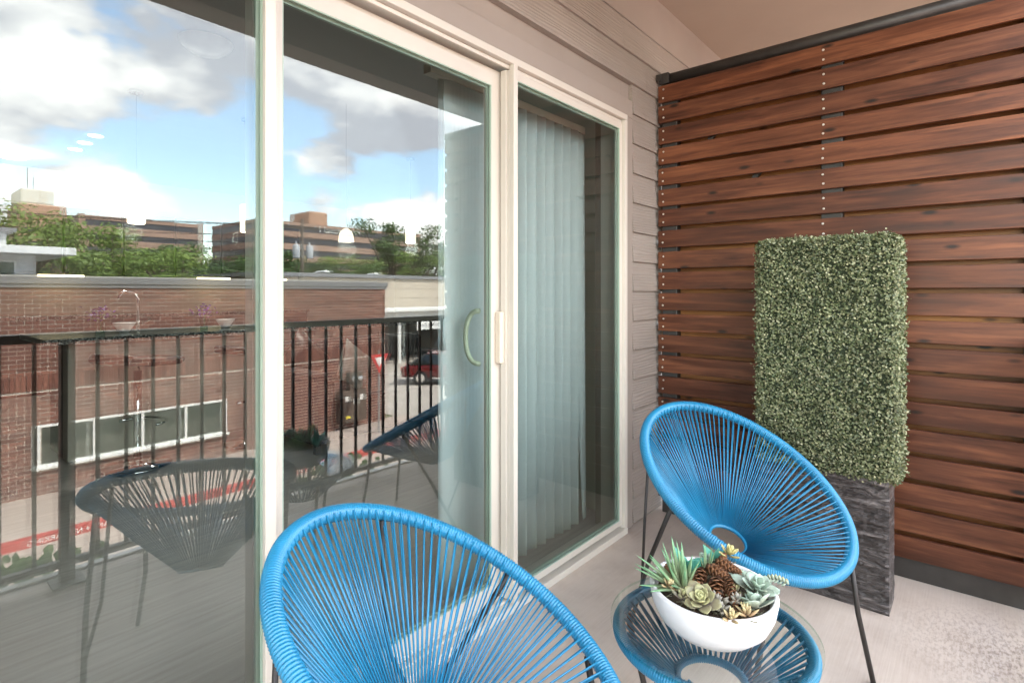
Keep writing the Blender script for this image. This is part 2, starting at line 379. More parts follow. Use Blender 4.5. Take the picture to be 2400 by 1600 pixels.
pl = panel(DX0 + .027, P1 + .006, OY + .018, .05, .022)
pr = panel(P2 + .002, DX1 - .027, OY + .018, .012, .022)
pm = panel(P1 - .02, P2 - .002, OY + .066, .078, .058, zb=.10, zt=.105, tilt=-.004)
bx(P1 - .018, P1 + .010, OY + .001, OY + .0175, .031, DZ1 - .044).build('mullion', m_cream, door, bevel=.002)
bx(P1 + .0105, P1 + .026, OY + .022, OY + .062, .047, DZ1 - .045).build('mullion', m_cream, door, bevel=.002)
bx(P2 - .013, P2 + .011, OY - .004, OY + .0175, .031, DZ1 - .0285).build('mullion', m_cream, door, bevel=.002)
bx(P2 - .0125, P2 + .0015, OY + .018, OY + .064, .047, DZ1 - .045).build('mullion', m_cream, door, bevel=.002)
bx(P2 - .020, P2 - .013, OY + .030, OY + .056, .047, DZ1 - .045).build('weather_strip', m_cream, door, bevel=.001)
# outside pull
hx = P2 - .032
m_hand = M('almond_handle', (.62, .54, .44), .4, var=.05)
hb = bx(-.012, .012, -.030, 0, -.098, .098).build('pull_handle', m_hand, pm, loc=(hx, OY + .0655, 1.03), bevel=.006)
MB().tube([(hx - .050 - .016 * sin(pi * q / 16), OY + .108 + .058 * sin(pi * q / 16) ** .7, 1.03 + .10 * cos(pi * q / 16)) for q in range(17)], .010, 8).build('inside_handle', M('cream_inside_handle', (.60, .66, .50), .4), pm, smooth=True)

# ================================================================== PRIVACY SCREEN
scr = thing('privacy_screen', 'dark cedar slat privacy screen on steel posts at the balcony end', 'screen')
YS0, YS1 = -.23, 1.318
pitch, sh = .1127, .0912
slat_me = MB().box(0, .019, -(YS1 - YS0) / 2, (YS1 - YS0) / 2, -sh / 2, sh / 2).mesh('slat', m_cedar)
back_me = MB().box(0, .019, -(YS1 - YS0) / 2, (YS1 - YS0) / 2, -sh / 2, sh / 2).mesh('slat', m_cedar_backlit)
screw_me = MB().lathe([(.0001, .0030), (.0022, .0030), (.0030, .0036), (.0046, .0026), (.0054, .0)], 10).mesh('screw', m_screw, True)
ym = (YS0 + YS1) / 2
posts_y = [1.262, .490, -.19]
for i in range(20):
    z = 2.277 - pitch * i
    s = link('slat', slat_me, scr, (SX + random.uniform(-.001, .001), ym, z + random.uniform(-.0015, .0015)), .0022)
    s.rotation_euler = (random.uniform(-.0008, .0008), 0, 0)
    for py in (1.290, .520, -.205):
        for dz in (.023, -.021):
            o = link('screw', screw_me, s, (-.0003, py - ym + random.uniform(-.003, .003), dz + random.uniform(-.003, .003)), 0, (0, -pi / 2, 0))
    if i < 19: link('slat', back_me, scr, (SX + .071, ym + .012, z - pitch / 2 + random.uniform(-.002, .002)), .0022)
for py in posts_y:
    bx(SX + .0205, SX + .0695, py - .043, py + .043, 0.001, 2.3275).build('post', m_steel, scr, bevel=.004)
MB().tube([(SX + .045, YS0 - .02, 2.362), (SX + .045, 1.26, 2.362)], .032, 20).build('top_rail', m_steel, scr, smooth=True)
MB().box(SX + .006, SX + .084, 1.262, 1.317, 2.334, 2.392).box(SX - .004, SX + .004, 1.300, 1.330, 2.350, 2.388).build('wall_bracket', m_steel, scr, bevel=.006)
bx(SX + .022, SX + .028, YS0, 1.219, .0015, .092).build('base_plate', m_steel, scr)
for k, (ya, za) in enumerate(((1.02, 2.03), (.80, 1.80), (.62, 1.47))):    # loose strap ends behind the slats
    MB().box(-.008, .008, -.012, .012, -.05, .05).build('brace_strap', m_steel, scr, loc=(SX + .043, ya, za), rot=(.7, 0, 0))

# ================================================================== HEDGE PLANTER
hp = thing('boxwood_hedge_planter', 'tall clipped artificial boxwood hedge panel in a dark slate planter', 'hedge', (2.456, .47, 0))
mb = MB(); nx, nz = 26, 26
def slate_face(mb, o, u, v, n, nu, nv, amp, seed):
    rs = random.Random(seed); vs = []; rows = [[0] * (nu + 1) for _ in range(nv + 1)]
    for j in range(nv + 1):
        ph = rs.uniform(0, 6)
        for i in range(nu + 1):
            e = 0 if i in (0, nu) or j in (0, nv) else amp * (.5 + .5 * sin(i * .9 + ph + sin(i * .37 + j) * 1.5)) * rs.uniform(.1, 1)
            p = Vector(o) + Vector(u) * (i / nu) + Vector(v) * (j / nv) + Vector(n) * e; vs.append(p)
    fs = [(j * (nu + 1) + i, j * (nu + 1) + i + 1, (j + 1) * (nu + 1) + i + 1, (j + 1) * (nu + 1) + i) for j in range(nv) for i in range(nu)]
    mb.add(vs, fs)
W2, DP, BH = .232, .165, .498
slate_face(mb, (0, W2, 0), (0, -2 * W2, 0), (0, 0, BH), (-1, 0, 0), 40, 60, .0075, 1)
slate_face(mb, (0, -W2, 0), (DP, 0, 0), (0, 0, BH), (0, -1, 0), 10, 46, .005, 2)
slate_face(mb, (DP, W2, 0), (-DP, 0, 0), (0, 0, BH), (0, 1, 0), 10, 46, .005, 3)
mb.add([(DP, -W2, 0), (DP, W2, 0), (DP, W2, BH), (DP, -W2, BH)], [(0, 1, 2, 3)])
mb.add([(0, -W2, BH), (DP, -W2, BH), (DP, W2, BH), (0, W2, BH)], [(0, 1, 2, 3)])
mb.build('planter_box', m_box, hp)
HX0, HX1, HY0, HY1, HZ0, HZ1 = -.020, .195, -.270, .245, .478, 1.424
def rbox_point(rs):
    # a point and normal on the surface of a softly rounded box
    a = [(HY1 - HY0) * (HZ1 - HZ0) * 1.15, (HX1 - HX0) * (HZ1 - HZ0), (HX1 - HX0) * (HZ1 - HZ0), (HX1 - HX0) * (HY1 - HY0) * 1.2, (HX1 - HX0) * (HY1 - HY0) * .5]
    r = rs.uniform(0, sum(a)); k = 0
    while r > a[k]: r -= a[k]; k += 1
    x, y, z = rs.uniform(HX0, HX1), rs.uniform(HY0, HY1), rs.uniform(HZ0, HZ1)
    if k == 0: p, n = Vector((HX0, y, z)), Vector((-1, 0, 0))
    elif k == 1: p, n = Vector((x, HY0, z)), Vector((0, -1, 0))
    elif k == 2: p, n = Vector((x, HY1, z)), Vector((0, 1, 0))
    elif k == 3: p, n = Vector((x, y, HZ1)), Vector((0, 0, 1))
    else: p, n = Vector((x, y, HZ0)), Vector((0, 0, -1))
    R = .045
    q = Vector((min(max(p.x, HX0 + R), HX1 - R), min(max(p.y, HY0 + R), HY1 - R), min(max(p.z, HZ0 + R), HZ1 - R)))
    n = (p - q).normalized(); return q + n * R, n
def leaf_verts(p, n, up, L, Wd, cup=.25):
    d = up.normalized(); sd = d.cross(n).normalized(); nn = sd.cross(d).normalized()
    pts = [(0, 0, 0), (.35, -.5, cup * .5), (.75, -.42, cup * .35), (1, 0, -.05), (.75, .42, cup * .35), (.35, .5, cup * .5), (.5, 0, 0)]
    return [p + d * (a * L) + sd * (b * Wd) + nn * (c * Wd) for a, b, c in pts]
LF = [(0, 1, 6), (1, 2, 6), (2, 3, 6), (3, 4, 6), (4, 5, 6), (5, 0, 6)]
rs = random.Random(5); mb = MB()
for i in range(36000):
    p, n = rbox_point(rs)
    p = p - n * rs.uniform(0.0, .022)
    d = (n * rs.uniform(.15, .9) + Vector((rs.uniform(-1, 1), rs.uniform(-1, 1), rs.uniform(-.6, 1)))).normalized()
    nn = (n + Vector((rs.uniform(-.6, .6), rs.uniform(-.6, .6), rs.uniform(-.2, .9)))).normalized()
    if abs(d.dot(nn)) > .95: continue
    L = rs.uniform(.0075, .0122)
    if rs.random() < .03: p += n * rs.uniform(.004, .018)
    mb.add(leaf_verts(p, nn, d, L, L * .75, .3), LF)
tag(mb.build('foliage', m_hedge, hp), kind='stuff')
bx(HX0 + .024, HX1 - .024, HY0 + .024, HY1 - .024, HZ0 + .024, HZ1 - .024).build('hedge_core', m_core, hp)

# ================================================================== CHAIRS
A_, B_, E_, SL, Z0 = .3279, .3129, .0094, .5389, .5474
def rimp(t, off=0.0): return Vector((A_ * cos(t), B_ * sin(t) * (1 + E_ * cos(t)), Z0 - SL * A_ * cos(t)))
HC, HR = Vector((-.060, 0, .322)), .060
def ringp(t): return HC + Vector((HR * cos(t), HR * sin(t), -.40 * HR * cos(t)))
def coil(fn, n, r, k=4, seg=10, depth=.0020):
    pts = []; rad = []
    for i in range(n * k):
        pts.append(fn(2 * pi * i / (n * k))); rad.append(r - depth * (1 - abs(sin(pi * i / k))))
    return MB().tube(pts, rad, seg, closed=True)
def make_chair(label):
    t = thing('string_chair', label, 'chair', group='blue string lounge chairs')
    coil(rimp, 330, .0185, depth=.0030).build('rim', m_blue, t, smooth=True)
    MB().tube([ringp(2 * pi * i / 60) for i in range(60)], .0065, 8, closed=True).build('seat_ring', m_blue, t, smooth=True)
    n = 100; nrm = Vector((SL, 0, 1)).normalized()
    rs = random.Random(3)
    for i in range(n):
        for lay in (0, 1):
            a = 2 * pi * (i + .5 * lay) / n + rs.uniform(-.006, .006)
            inward = (Vector((0, 0, Z0)) - rimp(a)); inward.normalize()
            p0 = rimp(a) + nrm * (.0125 if lay == 0 else -.0125) + inward * .011
            p1 = ringp(a) + Vector((0, 0, .003 if lay == 0 else -.003))
            mid = (p0 + p1) / 2 + Vector((0, 0, -.004 * rs.random()))
            MB().tube([p0, mid, p1], .0021, 5).build('cord', m_blue, t, smooth=True)
    for s in (1, -1):
        a = rimp(s * radians(42)); MB().tube([a + Vector((-.012, 0, -.012)), Vector((.262, s * .215, .20)), Vector((.29, s * .245, 0))], .0075, 10).build('leg', m_rod, t, smooth=True)
        a = rimp(s * radians(84)); MB().tube([a + Vector((0, -s * .01, -.012)), Vector((-.12, s * .285, .27)), Vector((-.268, s * .255, 0))], .0075, 10).build('leg', m_rod, t, smooth=True)
        a = rimp(s * radians(140)); MB().tube([a + Vector((.006, -s * .008, -.016)), Vector((-.245, s * .215, .36)), Vector((-.18, s * .272, .165))], .0052, 8).build('back_brace', m_rod, t, smooth=True)
    return t
c1 = make_chair('blue string lounge chair nearest the camera in front of the glass door')
c1.location = (.7304, .7535, 0); c1.rotation_euler = (0, 0, 5.1933)
c2 = copy_tree(c1); c2['label'] = 'blue string lounge chair in the corner before the hedge planter'
c2.location = (1.9295, .6064, 0); c2.rotation_euler = (0, 0, 4.2012); c2.scale = (1, 1, .567 / Z0)

# ================================================================== SIDE TABLE
tb = thing('string_side_table', 'round blue string side table with a clear glass top', 'table', (1.285, .470, 0))
TR, TZ, IR, IZ = .212, .400, .078, .292
coil(lambda t: Vector((TR * cos(t), TR * sin(t), TZ)), 230, .0155, 4, 10).build('rim', m_blue, tb, smooth=True)
coil(lambda t: Vector((IR * cos(t), IR * sin(t), IZ)), 84, .0105, 4, 8).build('inner_ring', m_blue, tb, smooth=True)
for i in range(46):
    for lay in (0, 1):
        a = 2 * pi * (i + .5 * lay) / 46; b = a + (.05 if lay else -.05)
        zo = .011 if lay == 0 else -.011
        MB().tube([((TR - .012) * cos(a), (TR - .012) * sin(a), TZ + zo), ((IR + .005) * cos(b), (IR + .005) * sin(b), IZ + zo * .6)], .0030, 6).build('cord', m_blue, tb, smooth=True)
for k in range(3):
    a = radians(100 + 120 * k)
    MB().tube([((TR - .01) * cos(a), (TR - .01) * sin(a), TZ - .012), (.150 * cos(a), .150 * sin(a), .19), (.20 * cos(a), .20 * sin(a), 0)], .0075, 8).build('leg', m_rod, tb, smooth=True)
g = MB(); r1 = .232; n = 72
vs = [(r1 * cos(2 * pi * k / n), r1 * sin(2 * pi * k / n), z) for z in (.4175, .4235) for k in range(n)]
g.cur = 1; g.add(vs, [tuple(range(n))[::-1]]); g.cur = 0; g.add(vs, [tuple(range(n, 2 * n))]); g.cur = 2; g.add(vs, [(k, (k + 1) % n, n + (k + 1) % n, n + k) for k in range(n)])
g.build('glass_top', [m_gt, m_gclear, m_gedge], tb)

# ================================================================== BOWL AND SUCCULENTS
BC = Vector((1.269, .462, .424))
bowl = thing('white_planter_bowl', 'white round plaster bowl planted with succulents and cones on the glass table', 'bowl', BC)
MB().lathe([(.0, .0), (.072, .0), (.096, .008), (.120, .030), (.134, .060), (.1405, .094), (.137, .1005), (.130, .099), (.1265, .088), (.118, .070), (0, .068)], 56).build('bowl', m_bowl, bowl, smooth=True)
soil = MB(); rs = random.Random(2)
m_soil = M('brown_bark_filler', (.075, .052, .036), .9, var=.5, scale=60, bump=.6, bscale=120)
soil.lathe([(.121, .080), (.09, .087), (.05, .092), (.0001, .094)], 40); soil.build('soil', m_soil, bowl, smooth=True)
moss = MB()
for i in range(260):
    a, r = rs.uniform(0, 6.28), rs.uniform(.02, .118); p = Vector((r * cos(a), r * sin(a), .086)); q = p
    pts = [p]
    for k in range(4): q = q + Vector((rs.uniform(-.012, .012), rs.uniform(-.012, .012), rs.uniform(-.001, .006))); pts.append(q)
    moss.tube(pts, .0011, 4)
tag(moss.build('moss_strands', M('dry_moss', (.17, .165, .10), .8, var=.3, scale=40), bowl, smooth=True), kind='stuff')
def plant_mat(name, base_c, tip_c, zlen, rough=.45):
    # colour that belongs to the leaf itself, from base to tip, by UV-free generated height along each leaf (attribute)
    m = newmat(name); g = G(m); at = g.n('ShaderNodeAttribute', attribute_name='along')
    c = g.ramp(at.outputs['Fac'], [(0, base_c), (.55, tuple((a + b) / 2 for a, b in zip(base_c, tip_c))), (1, tip_c)])
    v = g.coord('Object'); k = g.ramp(g.noise(v, 45, 3), [(.3, (.82, .82, .82)), (.7, (1.15, 1.15, 1.15))]); g.col(g.mix(1.0, c, k, 'MULTIPLY'))
    g.b.inputs['Roughness'].default_value = rough; g.b.inputs['Subsurface Weight'].default_value = 0.0
    return m
class LB:
    """leaves with an 'along' attribute, base 0 to tip 1"""
    def __init__(s): s.v = []; s.f = []; s.a = []
    def leaf(s, p, d, nrm, L, Wd, T, curl=0.3, point=.6, rows=7, ns=8, off=0.0):
        p, d, nrm = Vector(p), Vector(d).normalized(), Vector(nrm)
        nrm = (nrm - d * nrm.dot(d)).normalized(); sd = d.cross(nrm); o = len(s.v)
        for i in range(rows):
            t = i / (rows - 1)
            wv = (sin(pi * min(1, t * .92 + .08) ** point)) ** .8 * .5 if i < rows - 1 else .015
            if i == 0: wv = .22
            c = p + d * (L * t) + nrm * (curl * L * t * t)
            for k in range(ns):
                q = 2 * pi * k / ns
                s.v.append(c + sd * (cos(q) * wv * Wd) + nrm * (sin(q) * wv * T + abs(cos(q)) ** 2 * wv * Wd * .25)); s.a.append(min(1, max(0, t + off)))
        for i in range(rows - 1):
            for k in range(ns): s.f.append((o + i * ns + k, o + i * ns + (k + 1) % ns, o + (i + 1) * ns + (k + 1) % ns, o + (i + 1) * ns + k))
        s.f.append(tuple(o + (rows - 1) * ns + k for k in range(ns)))
    def build(s, name, mat, parent=None, loc=None):
        me = bpy.data.meshes.new(name); me.from_pydata([tuple(x) for x in s.v], [], s.f); me.materials.append(mat)
        at = me.attributes.new('along', 'FLOAT', 'POINT'); at.data.foreach_set('value', s.a)
        me.polygons.foreach_set('use_smooth', [True] * len(me.polygons)); me.update()
        return link(name, me, parent, loc)
def rosette(label, loc, n, L, Wd, T, mat, tilt=(0, 0), open0=.25, open1=1.35, inner=.35, point=.75, curl=.25, seed=0, name='rosette_succulent'):
    t = thing(name, label, 'succulent', Vector(loc) + BC); rs = random.Random(seed)
    t.rotation_euler = (tilt[0], tilt[1], rs.uniform(0, 6))
    for i in range(n):
        f = i / (n - 1); a = i * 2.39996; th = open0 + (open1 - open0) * f
        ln = L * (inner + (1 - inner) * f) * rs.uniform(.9, 1.08); d = Vector((sin(th) * cos(a), sin(th) * sin(a), cos(th)))
        nr = Vector((-cos(th) * cos(a), -cos(th) * sin(a), sin(th)))
        lb = LB(); lb.leaf(Vector((cos(a), sin(a), 0)) * .004 * f + Vector((0, 0, .012 * (1 - f))), d, nr, ln, Wd * (inner + (1 - inner) * f), T, curl * .4, point, off=(.5 - f) * .7)
        lb.build('leaf', mat, t)
    return t
m_r1 = plant_mat('dusky_rosette_leaf', (.17, .135, .115), (.42, .42, .20), .05); m_r2 = plant_mat('mint_leaf', (.22, .25, .19), (.42, .55, .44), .06)
m_r3 = plant_mat('yellow_leaf', (.30, .26, .10), (.60, .54, .24), .03); m_r4 = plant_mat('grey_bead_leaf', (.19, .17, .13), (.38, .36, .30), .02)
m_r5 = plant_mat('cream_leaf', (.30, .19, .10), (.60, .52, .28), .03); m_sp = plant_mat('green_spike', (.30, .28, .16), (.16, .40, .20), .1, .4)
m_tq = plant_mat('turquoise_leaf', (.04, .50, .36), (.24, .62, .50), .06, .3)
rosette('big dusky rosette succulent with a yellow heart at the bowl front', (-.093, -.012, .105), 22, .043, .032, .006, m_r1, (-.35, -.45), .12, 1.45, .42, 1.35, .3, 1)
rosette('pale mint broad leaved succulent on the right of the bowl', (.015, -.092, .108), 15, .052, .040, .004, m_r2, (.25, .1), .35, 1.45, .5, 1.3, .15, 2)
rosette('olive mint succulent spilling over the right bowl rim', (-.036, -.108, .100), 11, .050, .040, .004, m_r2, (.5, -.2), .5, 1.5, .5, 1.4, .2, 12)
rosette('small yellow rosette succulent topmost at the back of the bowl', (.085, -.008, .138), 12, .034, .018, .005, m_r3, (.1, -.3), .15, 1.3, .5, 1.2, .2, 3)
rosette('cream fingered succulent at the front bowl rim', (-.104, -.075, .095), 13, .026, .010, .006, m_r5, (-.1, -.35), .15, 1.25, .6, .9, .1, 4, 'finger_succulent')
rosette('cream fingered succulent on the right front bowl rim', (-.072, -.100, .097), 13, .028, .010, .006, m_r5, (.2, -.3), .15, 1.25, .6, .9, .1, 5, 'finger_succulent')
rosette('tan fingered succulent between the two cream ones and the rosette', (-.088, -.052, .096), 12, .022, .010, .007, m_r4, (0, -.2), .2, 1.4, .6, .9, .1, 6, 'finger_succulent')
jl = thing('bead_succulent', 'grey green cluster of bean shaped succulent leaves at the bowl front', 'succulent', BC + Vector((-.070, -.035, .100)))
rs = random.Random(9)
for i in range(46):
    a, r = rs.uniform(0, 6.28), rs.uniform(0, .038); lb = LB()
    lb.leaf((r * cos(a), r * sin(a), rs.uniform(-.004, .010)), (cos(a) * .8 + rs.uniform(-.4, .4), sin(a) * .8 + rs.uniform(-.4, .4), rs.uniform(.3, 1)), (0, .2, 1), rs.uniform(.011, .017), .0075, .0065, .05, .8); lb.build('leaf', m_r4, jl)
st = thing('bead_strand', 'pale knobbly succulent strand over the right rear bowl rim', 'succulent', BC + Vector((.062, -.083, .108)))
for i in range(26):
    f = i / 25; a = i * 2.1; lb = LB(); p = Vector((.035 * f, -.055 * f, .012 * sin(f * 3)))
    lb.leaf(p, (cos(a), .3, sin(a) * .8 + .4), (0, 0, 1), .013, .008, .005, .1, .8); lb.build('leaf', m_r2 if i % 3 else m_r3, st)
sk = thing('spiky_aloe', 'green spiky upright succulent on the left of the bowl', 'succulent', BC + Vector((-.030, .055, .088)))
rs = random.Random(21)
spk = [(.0, .10, 1.0, .125), (.06, .30, .9, .13), (-.15, .02, 1.0, .105), (-.5, .55, .8, .115), (.25, .15, .95, .11), (-.55, .15, .75, .09), (-.62, .5, .45, .12), (-.5, .75, .35, .12), (.3, -.1, .9, .085), (-.3, .8, .6, .125), (-.9, .35, .30, .10), (-.2, .95, .30, .115), (.1, .6, .8, .10), (-.75, .0, .55, .075), (-.4, -.2, .8, .07), (-.85, .7, .25, .105), (.5, .3, .8, .075), (.1, -.3, 1, .09), (-.3, .3, 1, .11), (-.1, .5, 1, .12), (.2, .4, 1, .115), (-.7, .3, .7, .10), (-.2, -.1, 1, .10), (.0, .8, .6, .10)]
for i, (a, b, c, L) in enumerate(spk):
    lb = LB(); d = Vector((a, b, c)); lb.leaf((a * .022, b * .022, 0), d, Vector((-a, -b, 1.2)), L * .86, .0165, .009, rs.uniform(-.10, .16), .42, rows=9); lb.build('leaf', m_sp, sk)
s2 = thing('spiky_sprig', 'short green spiky sprig standing behind the cones', 'succulent', BC + Vector((.040, .030, .095)))
for i, (a, b, c, L) in enumerate([(.1, .1, 1, .075), (.35, -.15, .9, .07), (-.1, .3, .9, .06), (.1, -.35, .9, .075), (.4, .2, .7, .05)]):
    lb = LB(); lb.leaf((0, 0, 0), (a, b, c), (-a, -b, 1.2), L, .011, .005, .08, .45, rows=8); lb.build('leaf', m_sp, s2)
for (lx, ly, lz, sd_, lab, ang) in ((.050, .082, .085, 1, 'turquoise broad leaves behind the spiky succulent', 0), (.090, .020, .095, 2, 'turquoise broad leaf behind the pine cones', 2)):
    tq = thing('turquoise_succulent', lab, 'succulent', BC + Vector((lx, ly, lz)), group='turquoise leaves in the bowl')
    rs = random.Random(sd_)
    for i in range(6 if sd_ == 1 else 3):
        lb = LB(); lb.leaf((0, 0, 0), (rs.uniform(-.6, .4), rs.uniform(-.8, .8), rs.uniform(.7, 1.1)), (-1, rs.uniform(-.3, .3), .3), rs.uniform(.045, .065), .034, .003, rs.uniform(-.1, .2), .55); lb.build('leaf', m_tq, tq)
for i, (lx, ly, n_, L, mt, lab) in enumerate(((-.105, .030, 12, .026, m_r1, 'small olive rosette at the left front bowl rim'), (-.045, -.070, 14, .026, m_r4, 'small grey rosette right of the bean cluster'), (-.010, -.055, 12, .028, m_r1, 'small dusky rosette between cones and mint leaves'), (.060, -.045, 12, .030, m_r2, 'small mint rosette behind the rear cone'), (-.075, .075, 10, .024, m_r5, 'small tan rosette below the spiky leaves'), (.095, .045, 12, .034, m_r2, 'mint rosette at the rear bowl rim'))):
    rosette(lab, (lx, ly, .100), n_, L, L * .5, .005, mt, (-ly * 3, lx * 3), .15, 1.4, .5, 1.25, .2, 40 + i)
# pine cones
m_cone = plant_mat('pine_cone_scale', (.05, .022, .010), (.30, .135, .060), .02, .45)
def cone(label, p0, p1, r, n, seed, big=1.0):
    p0, p1 = Vector(p0) + BC, Vector(p1) + BC; ax = p1 - p0; L = ax.length
    t = thing('pine_cone', label, 'pine cone', p0, group='pine cones in the bowl'); t.rotation_mode = 'QUATERNION'; t.rotation_quaternion = ax.to_track_quat('Z', 'Y')
    MB().tube([(0, 0, 0), (0, 0, L * .9)], [r * .45, r * .12], 8).build('cone_core', m_cone, t, smooth=True)
    rs = random.Random(seed)
    for i in range(n):
        f = i / n; a = i * 2.39996; rr = r * (1 - .62 * f ** 1.5) * (.75 + .25 * min(1, f * 5)); z = L * f * .92
        d = Vector((cos(a), sin(a), .55 + .6 * f)); lb = LB()
        lb.leaf(Vector((cos(a), sin(a), 0)) * rr * .25 + Vector((0, 0, z)), d, Vector((-cos(a) * .6, -sin(a) * .6, 1)), rr * .92 * big, rr * .95, .0022, .30, .85, rows=5, ns=6)
        lb.build('scale', m_cone, t)
    return t
cone('stubby open pine cone curling down beside the spiky succulent', (.020, .030, .118), (-.055, .022, .092), .022, 46, 1)
cone('pine cone lying across the middle of the bowl', (.022, .020, .128), (.012, -.040, .122), .021, 50, 2)
cone('slender pine cone pointing to the front right bowl rim', (.004, -.034, .125), (-.072, -.080, .100), .0165, 60, 3)
cone('pine cone in the rear pointing right', (.052, .010, .132), (.046, -.052, .128), .020, 50, 4)
cone('large open pine cone tipped forward in the middle', (.004, -.012, .116), (-.060, -.030, .094), .027, 42, 5, 1.15)
cone('small dark pine cone standing highest at the back', (.060, .002, .118), (.068, -.006, .150), .016, 40, 6)
cone('small pine cone half hidden at the left bowl rim', (-.010, .100, .088), (.004, .112, .112), .016, 34, 7)

# ================================================================== VERTICAL BLIND
bl = thing('vertical_blind', 'pale vertical slat blind gathered behind the glass door', 'blind')
bx(1.36, DX1 - .05, 1.535, 1.575, 2.015, 2.05).build('head_rail', m_cream, bl)
rs = random.Random(4)
def vane(x, ang, z0=.035, twist=0.0, w=.089, sway=0.0):
    mb = MB(); vs = []; rows, cols = 10, 7
    for j in range(rows):
        f = j / (rows - 1); z = z0 + (2.012 - z0) * f
        for i in range(cols):
            u = (i / (cols - 1) - .5); a = ang + twist * (1 - f) ** 2
            bow = .015 * (1 - 4 * u * u)
            vs.append((u * w * cos(a) - bow * sin(a) * 0 + sway * (1 - f) ** 1.5, u * w * sin(a) - bow * cos(a), z))
    mb.add(vs, [(j * cols + i, j * cols + i + 1, (j + 1) * cols + i + 1, (j + 1) * cols + i) for j in range(rows - 1) for i in range(cols - 1)])
    o = mb.build('slat', m_blind, bl, smooth=True, loc=(x, 1.553, 0)); md = o.modifiers.new('thick', 'SOLIDIFY'); md.thickness = .0012
for k in range(9): vane(1.462 + .021 * k, radians(-6 + rs.uniform(-2, 3)), .030)
for k in range(3): vane(1.675 + .066 * k, radians(-26 + rs.uniform(-4, 4)), .032)
for k in range(7): vane(1.885 + .069 * k + rs.uniform(-.004, .004), radians(-46 + rs.uniform(-6, 6)), .034 + rs.uniform(-.003, .003))
vane(2.375, radians(-14), .036, .7, sway=.055)
MB().tube([(1.425, 1.535, 2.0), (1.425, 1.535, 1.10)], .004, 6).tube([(1.425, 1.535, 1.10), (1.425, 1.535, .98)], [.006, .010], 8).build('wand', m_blind, bl, smooth=True)

# ================================================================== ROOM BEHIND THE GLASS
m_wall = M('beige_room_paint', (.50, .45, .38), .85, var=.03, scale=2)
struct(bx(-4, 7, 1.50, 9.0, -.10, -.004).build('room_floor', plank_mat()))
struct(bx(-4, 7, 1.52, 9.0, 2.76, 2.81).build('room_ceiling', M('white_room_ceiling', (.34, .33, .32), .9, var=.02)))
struct(bx(-4, 7, 9.0, 9.1, -.1, 2.81).build('room_wall_back', m_wall))
struct(bx(-4.1, -4, 1.52, 9.1, -.1, 2.81).build('room_wall_left', m_wall))
struct(bx(7, 7.1, 1.52, 9.1, -.1, 2.81).build('room_wall_right', m_wall))
struct(bx(2.62, 2.70, 1.52, 2.25, -.003, 2.759).build('added_room_partition', M('grey_green_reflection_tone', (.60, .63, .55), .85, var=.03)))  # added to hide the lit room; its grey-green paints the glass reflection
ct = thing('kitchen_peninsula', 'beige half wall counter with speckled granite top inside the room', 'counter', (0, 4.9, 0))
bx(.95, 5.0, 0, .14, 0, .845).build('half_wall', m_wall, ct)
bx(.78, 5.05, -.20, .62, .846, .885).build('granite_top', granite_mat(), ct, bevel=.004)
bx(.95, 5.0, .141, .55, 0, .845).build('base_cabinet', M('dark_cabinet', (.045, .025, .018), .4), ct)
kb = thing('kitchen_wall_units', 'dark wood kitchen wall cabinets with warm under cabinet lights', 'cabinet', (0, 8.6, 0))
m_cab = M('espresso_wood', (.05, .026, .017), .35, var=.3, stretch=(1, 1, 8))
for k in range(7):
    bx(.4 + .62 * k, 1.0 + .62 * k, .0, .39, 1.42, 2.25).build('cabinet_door', m_cab, kb, bevel=.006)
bx(.4, 4.75, -.2, .39, 0, .88).build('base_unit', m_cab, kb); bx(.38, 4.77, -.24, .39, .881, .92).build('worktop', granite_mat(), kb)
m_warm = emis('warm_lamp', (1, .78, .45), .8)
for k in (1, 3, 4): bx(.5 + .9 * k, .95 + .9 * k, .08, .14, 1.395, 1.418).build('light_strip', m_warm, kb)
m_chrome = M('chrome', (.75, .75, .75), .08, metal=1, var=.02); m_blk = M('black_seat_vinyl', (.02, .016, .016), .35)
def stool(x, y, rz, label):
    t = thing('bar_stool', label, 'stool', (x, y, 0), 'bar stools at the counter', rz)
    MB().lathe([(0, 0), (.20, 0), (.205, .012), (.05, .03), (.03, .05)], 28).build('base', m_chrome, t, smooth=True)
    MB().tube([(0, 0, .04), (0, 0, .66)], .026, 12).build('column', m_chrome, t, smooth=True)
    MB().tube([(.17 * cos(q / 10 * pi - pi / 2), .17 * sin(q / 10 * pi - pi / 2), .30) for q in range(11)], .010, 8).build('footrest', m_chrome, t, smooth=True)
    mb = MB()
    prof = [(-.21, .755), (-.19, .79), (-.10, .775), (.05, .755), (.20, .745), (.22, .72), (.18, .69), (-.05, .70), (-.20, .725)]
    mb.prism(prof, 'y', -.19, .19); mb.build('seat', m_blk, t, bevel=.02)
    MB().tube([(.02, .02, .68), (.10, .10, .63), (.14, .13, .60)], .006, 6).build('lever', m_chrome, t, smooth=True)
stool(1.24, 4.42, .4, 'black bar stool with chrome column left of the counter'); stool(2.03, 4.42, .3, 'black bar stool with chrome column beside the door stile')
def lamp_light(t, loc, p):
    ld = bpy.data.lights.new('lamp_light', 'POINT'); ld.energy = p; ld.color = (1, .95, .89); ld.shadow_soft_size = .08; lo = bpy.data.objects.new('lamp_light', ld); COL.objects.link(lo); lo.parent = t; lo.location = loc
m_lampg = emis('frosted_lamp_glass', (1, .84, .60), .20)
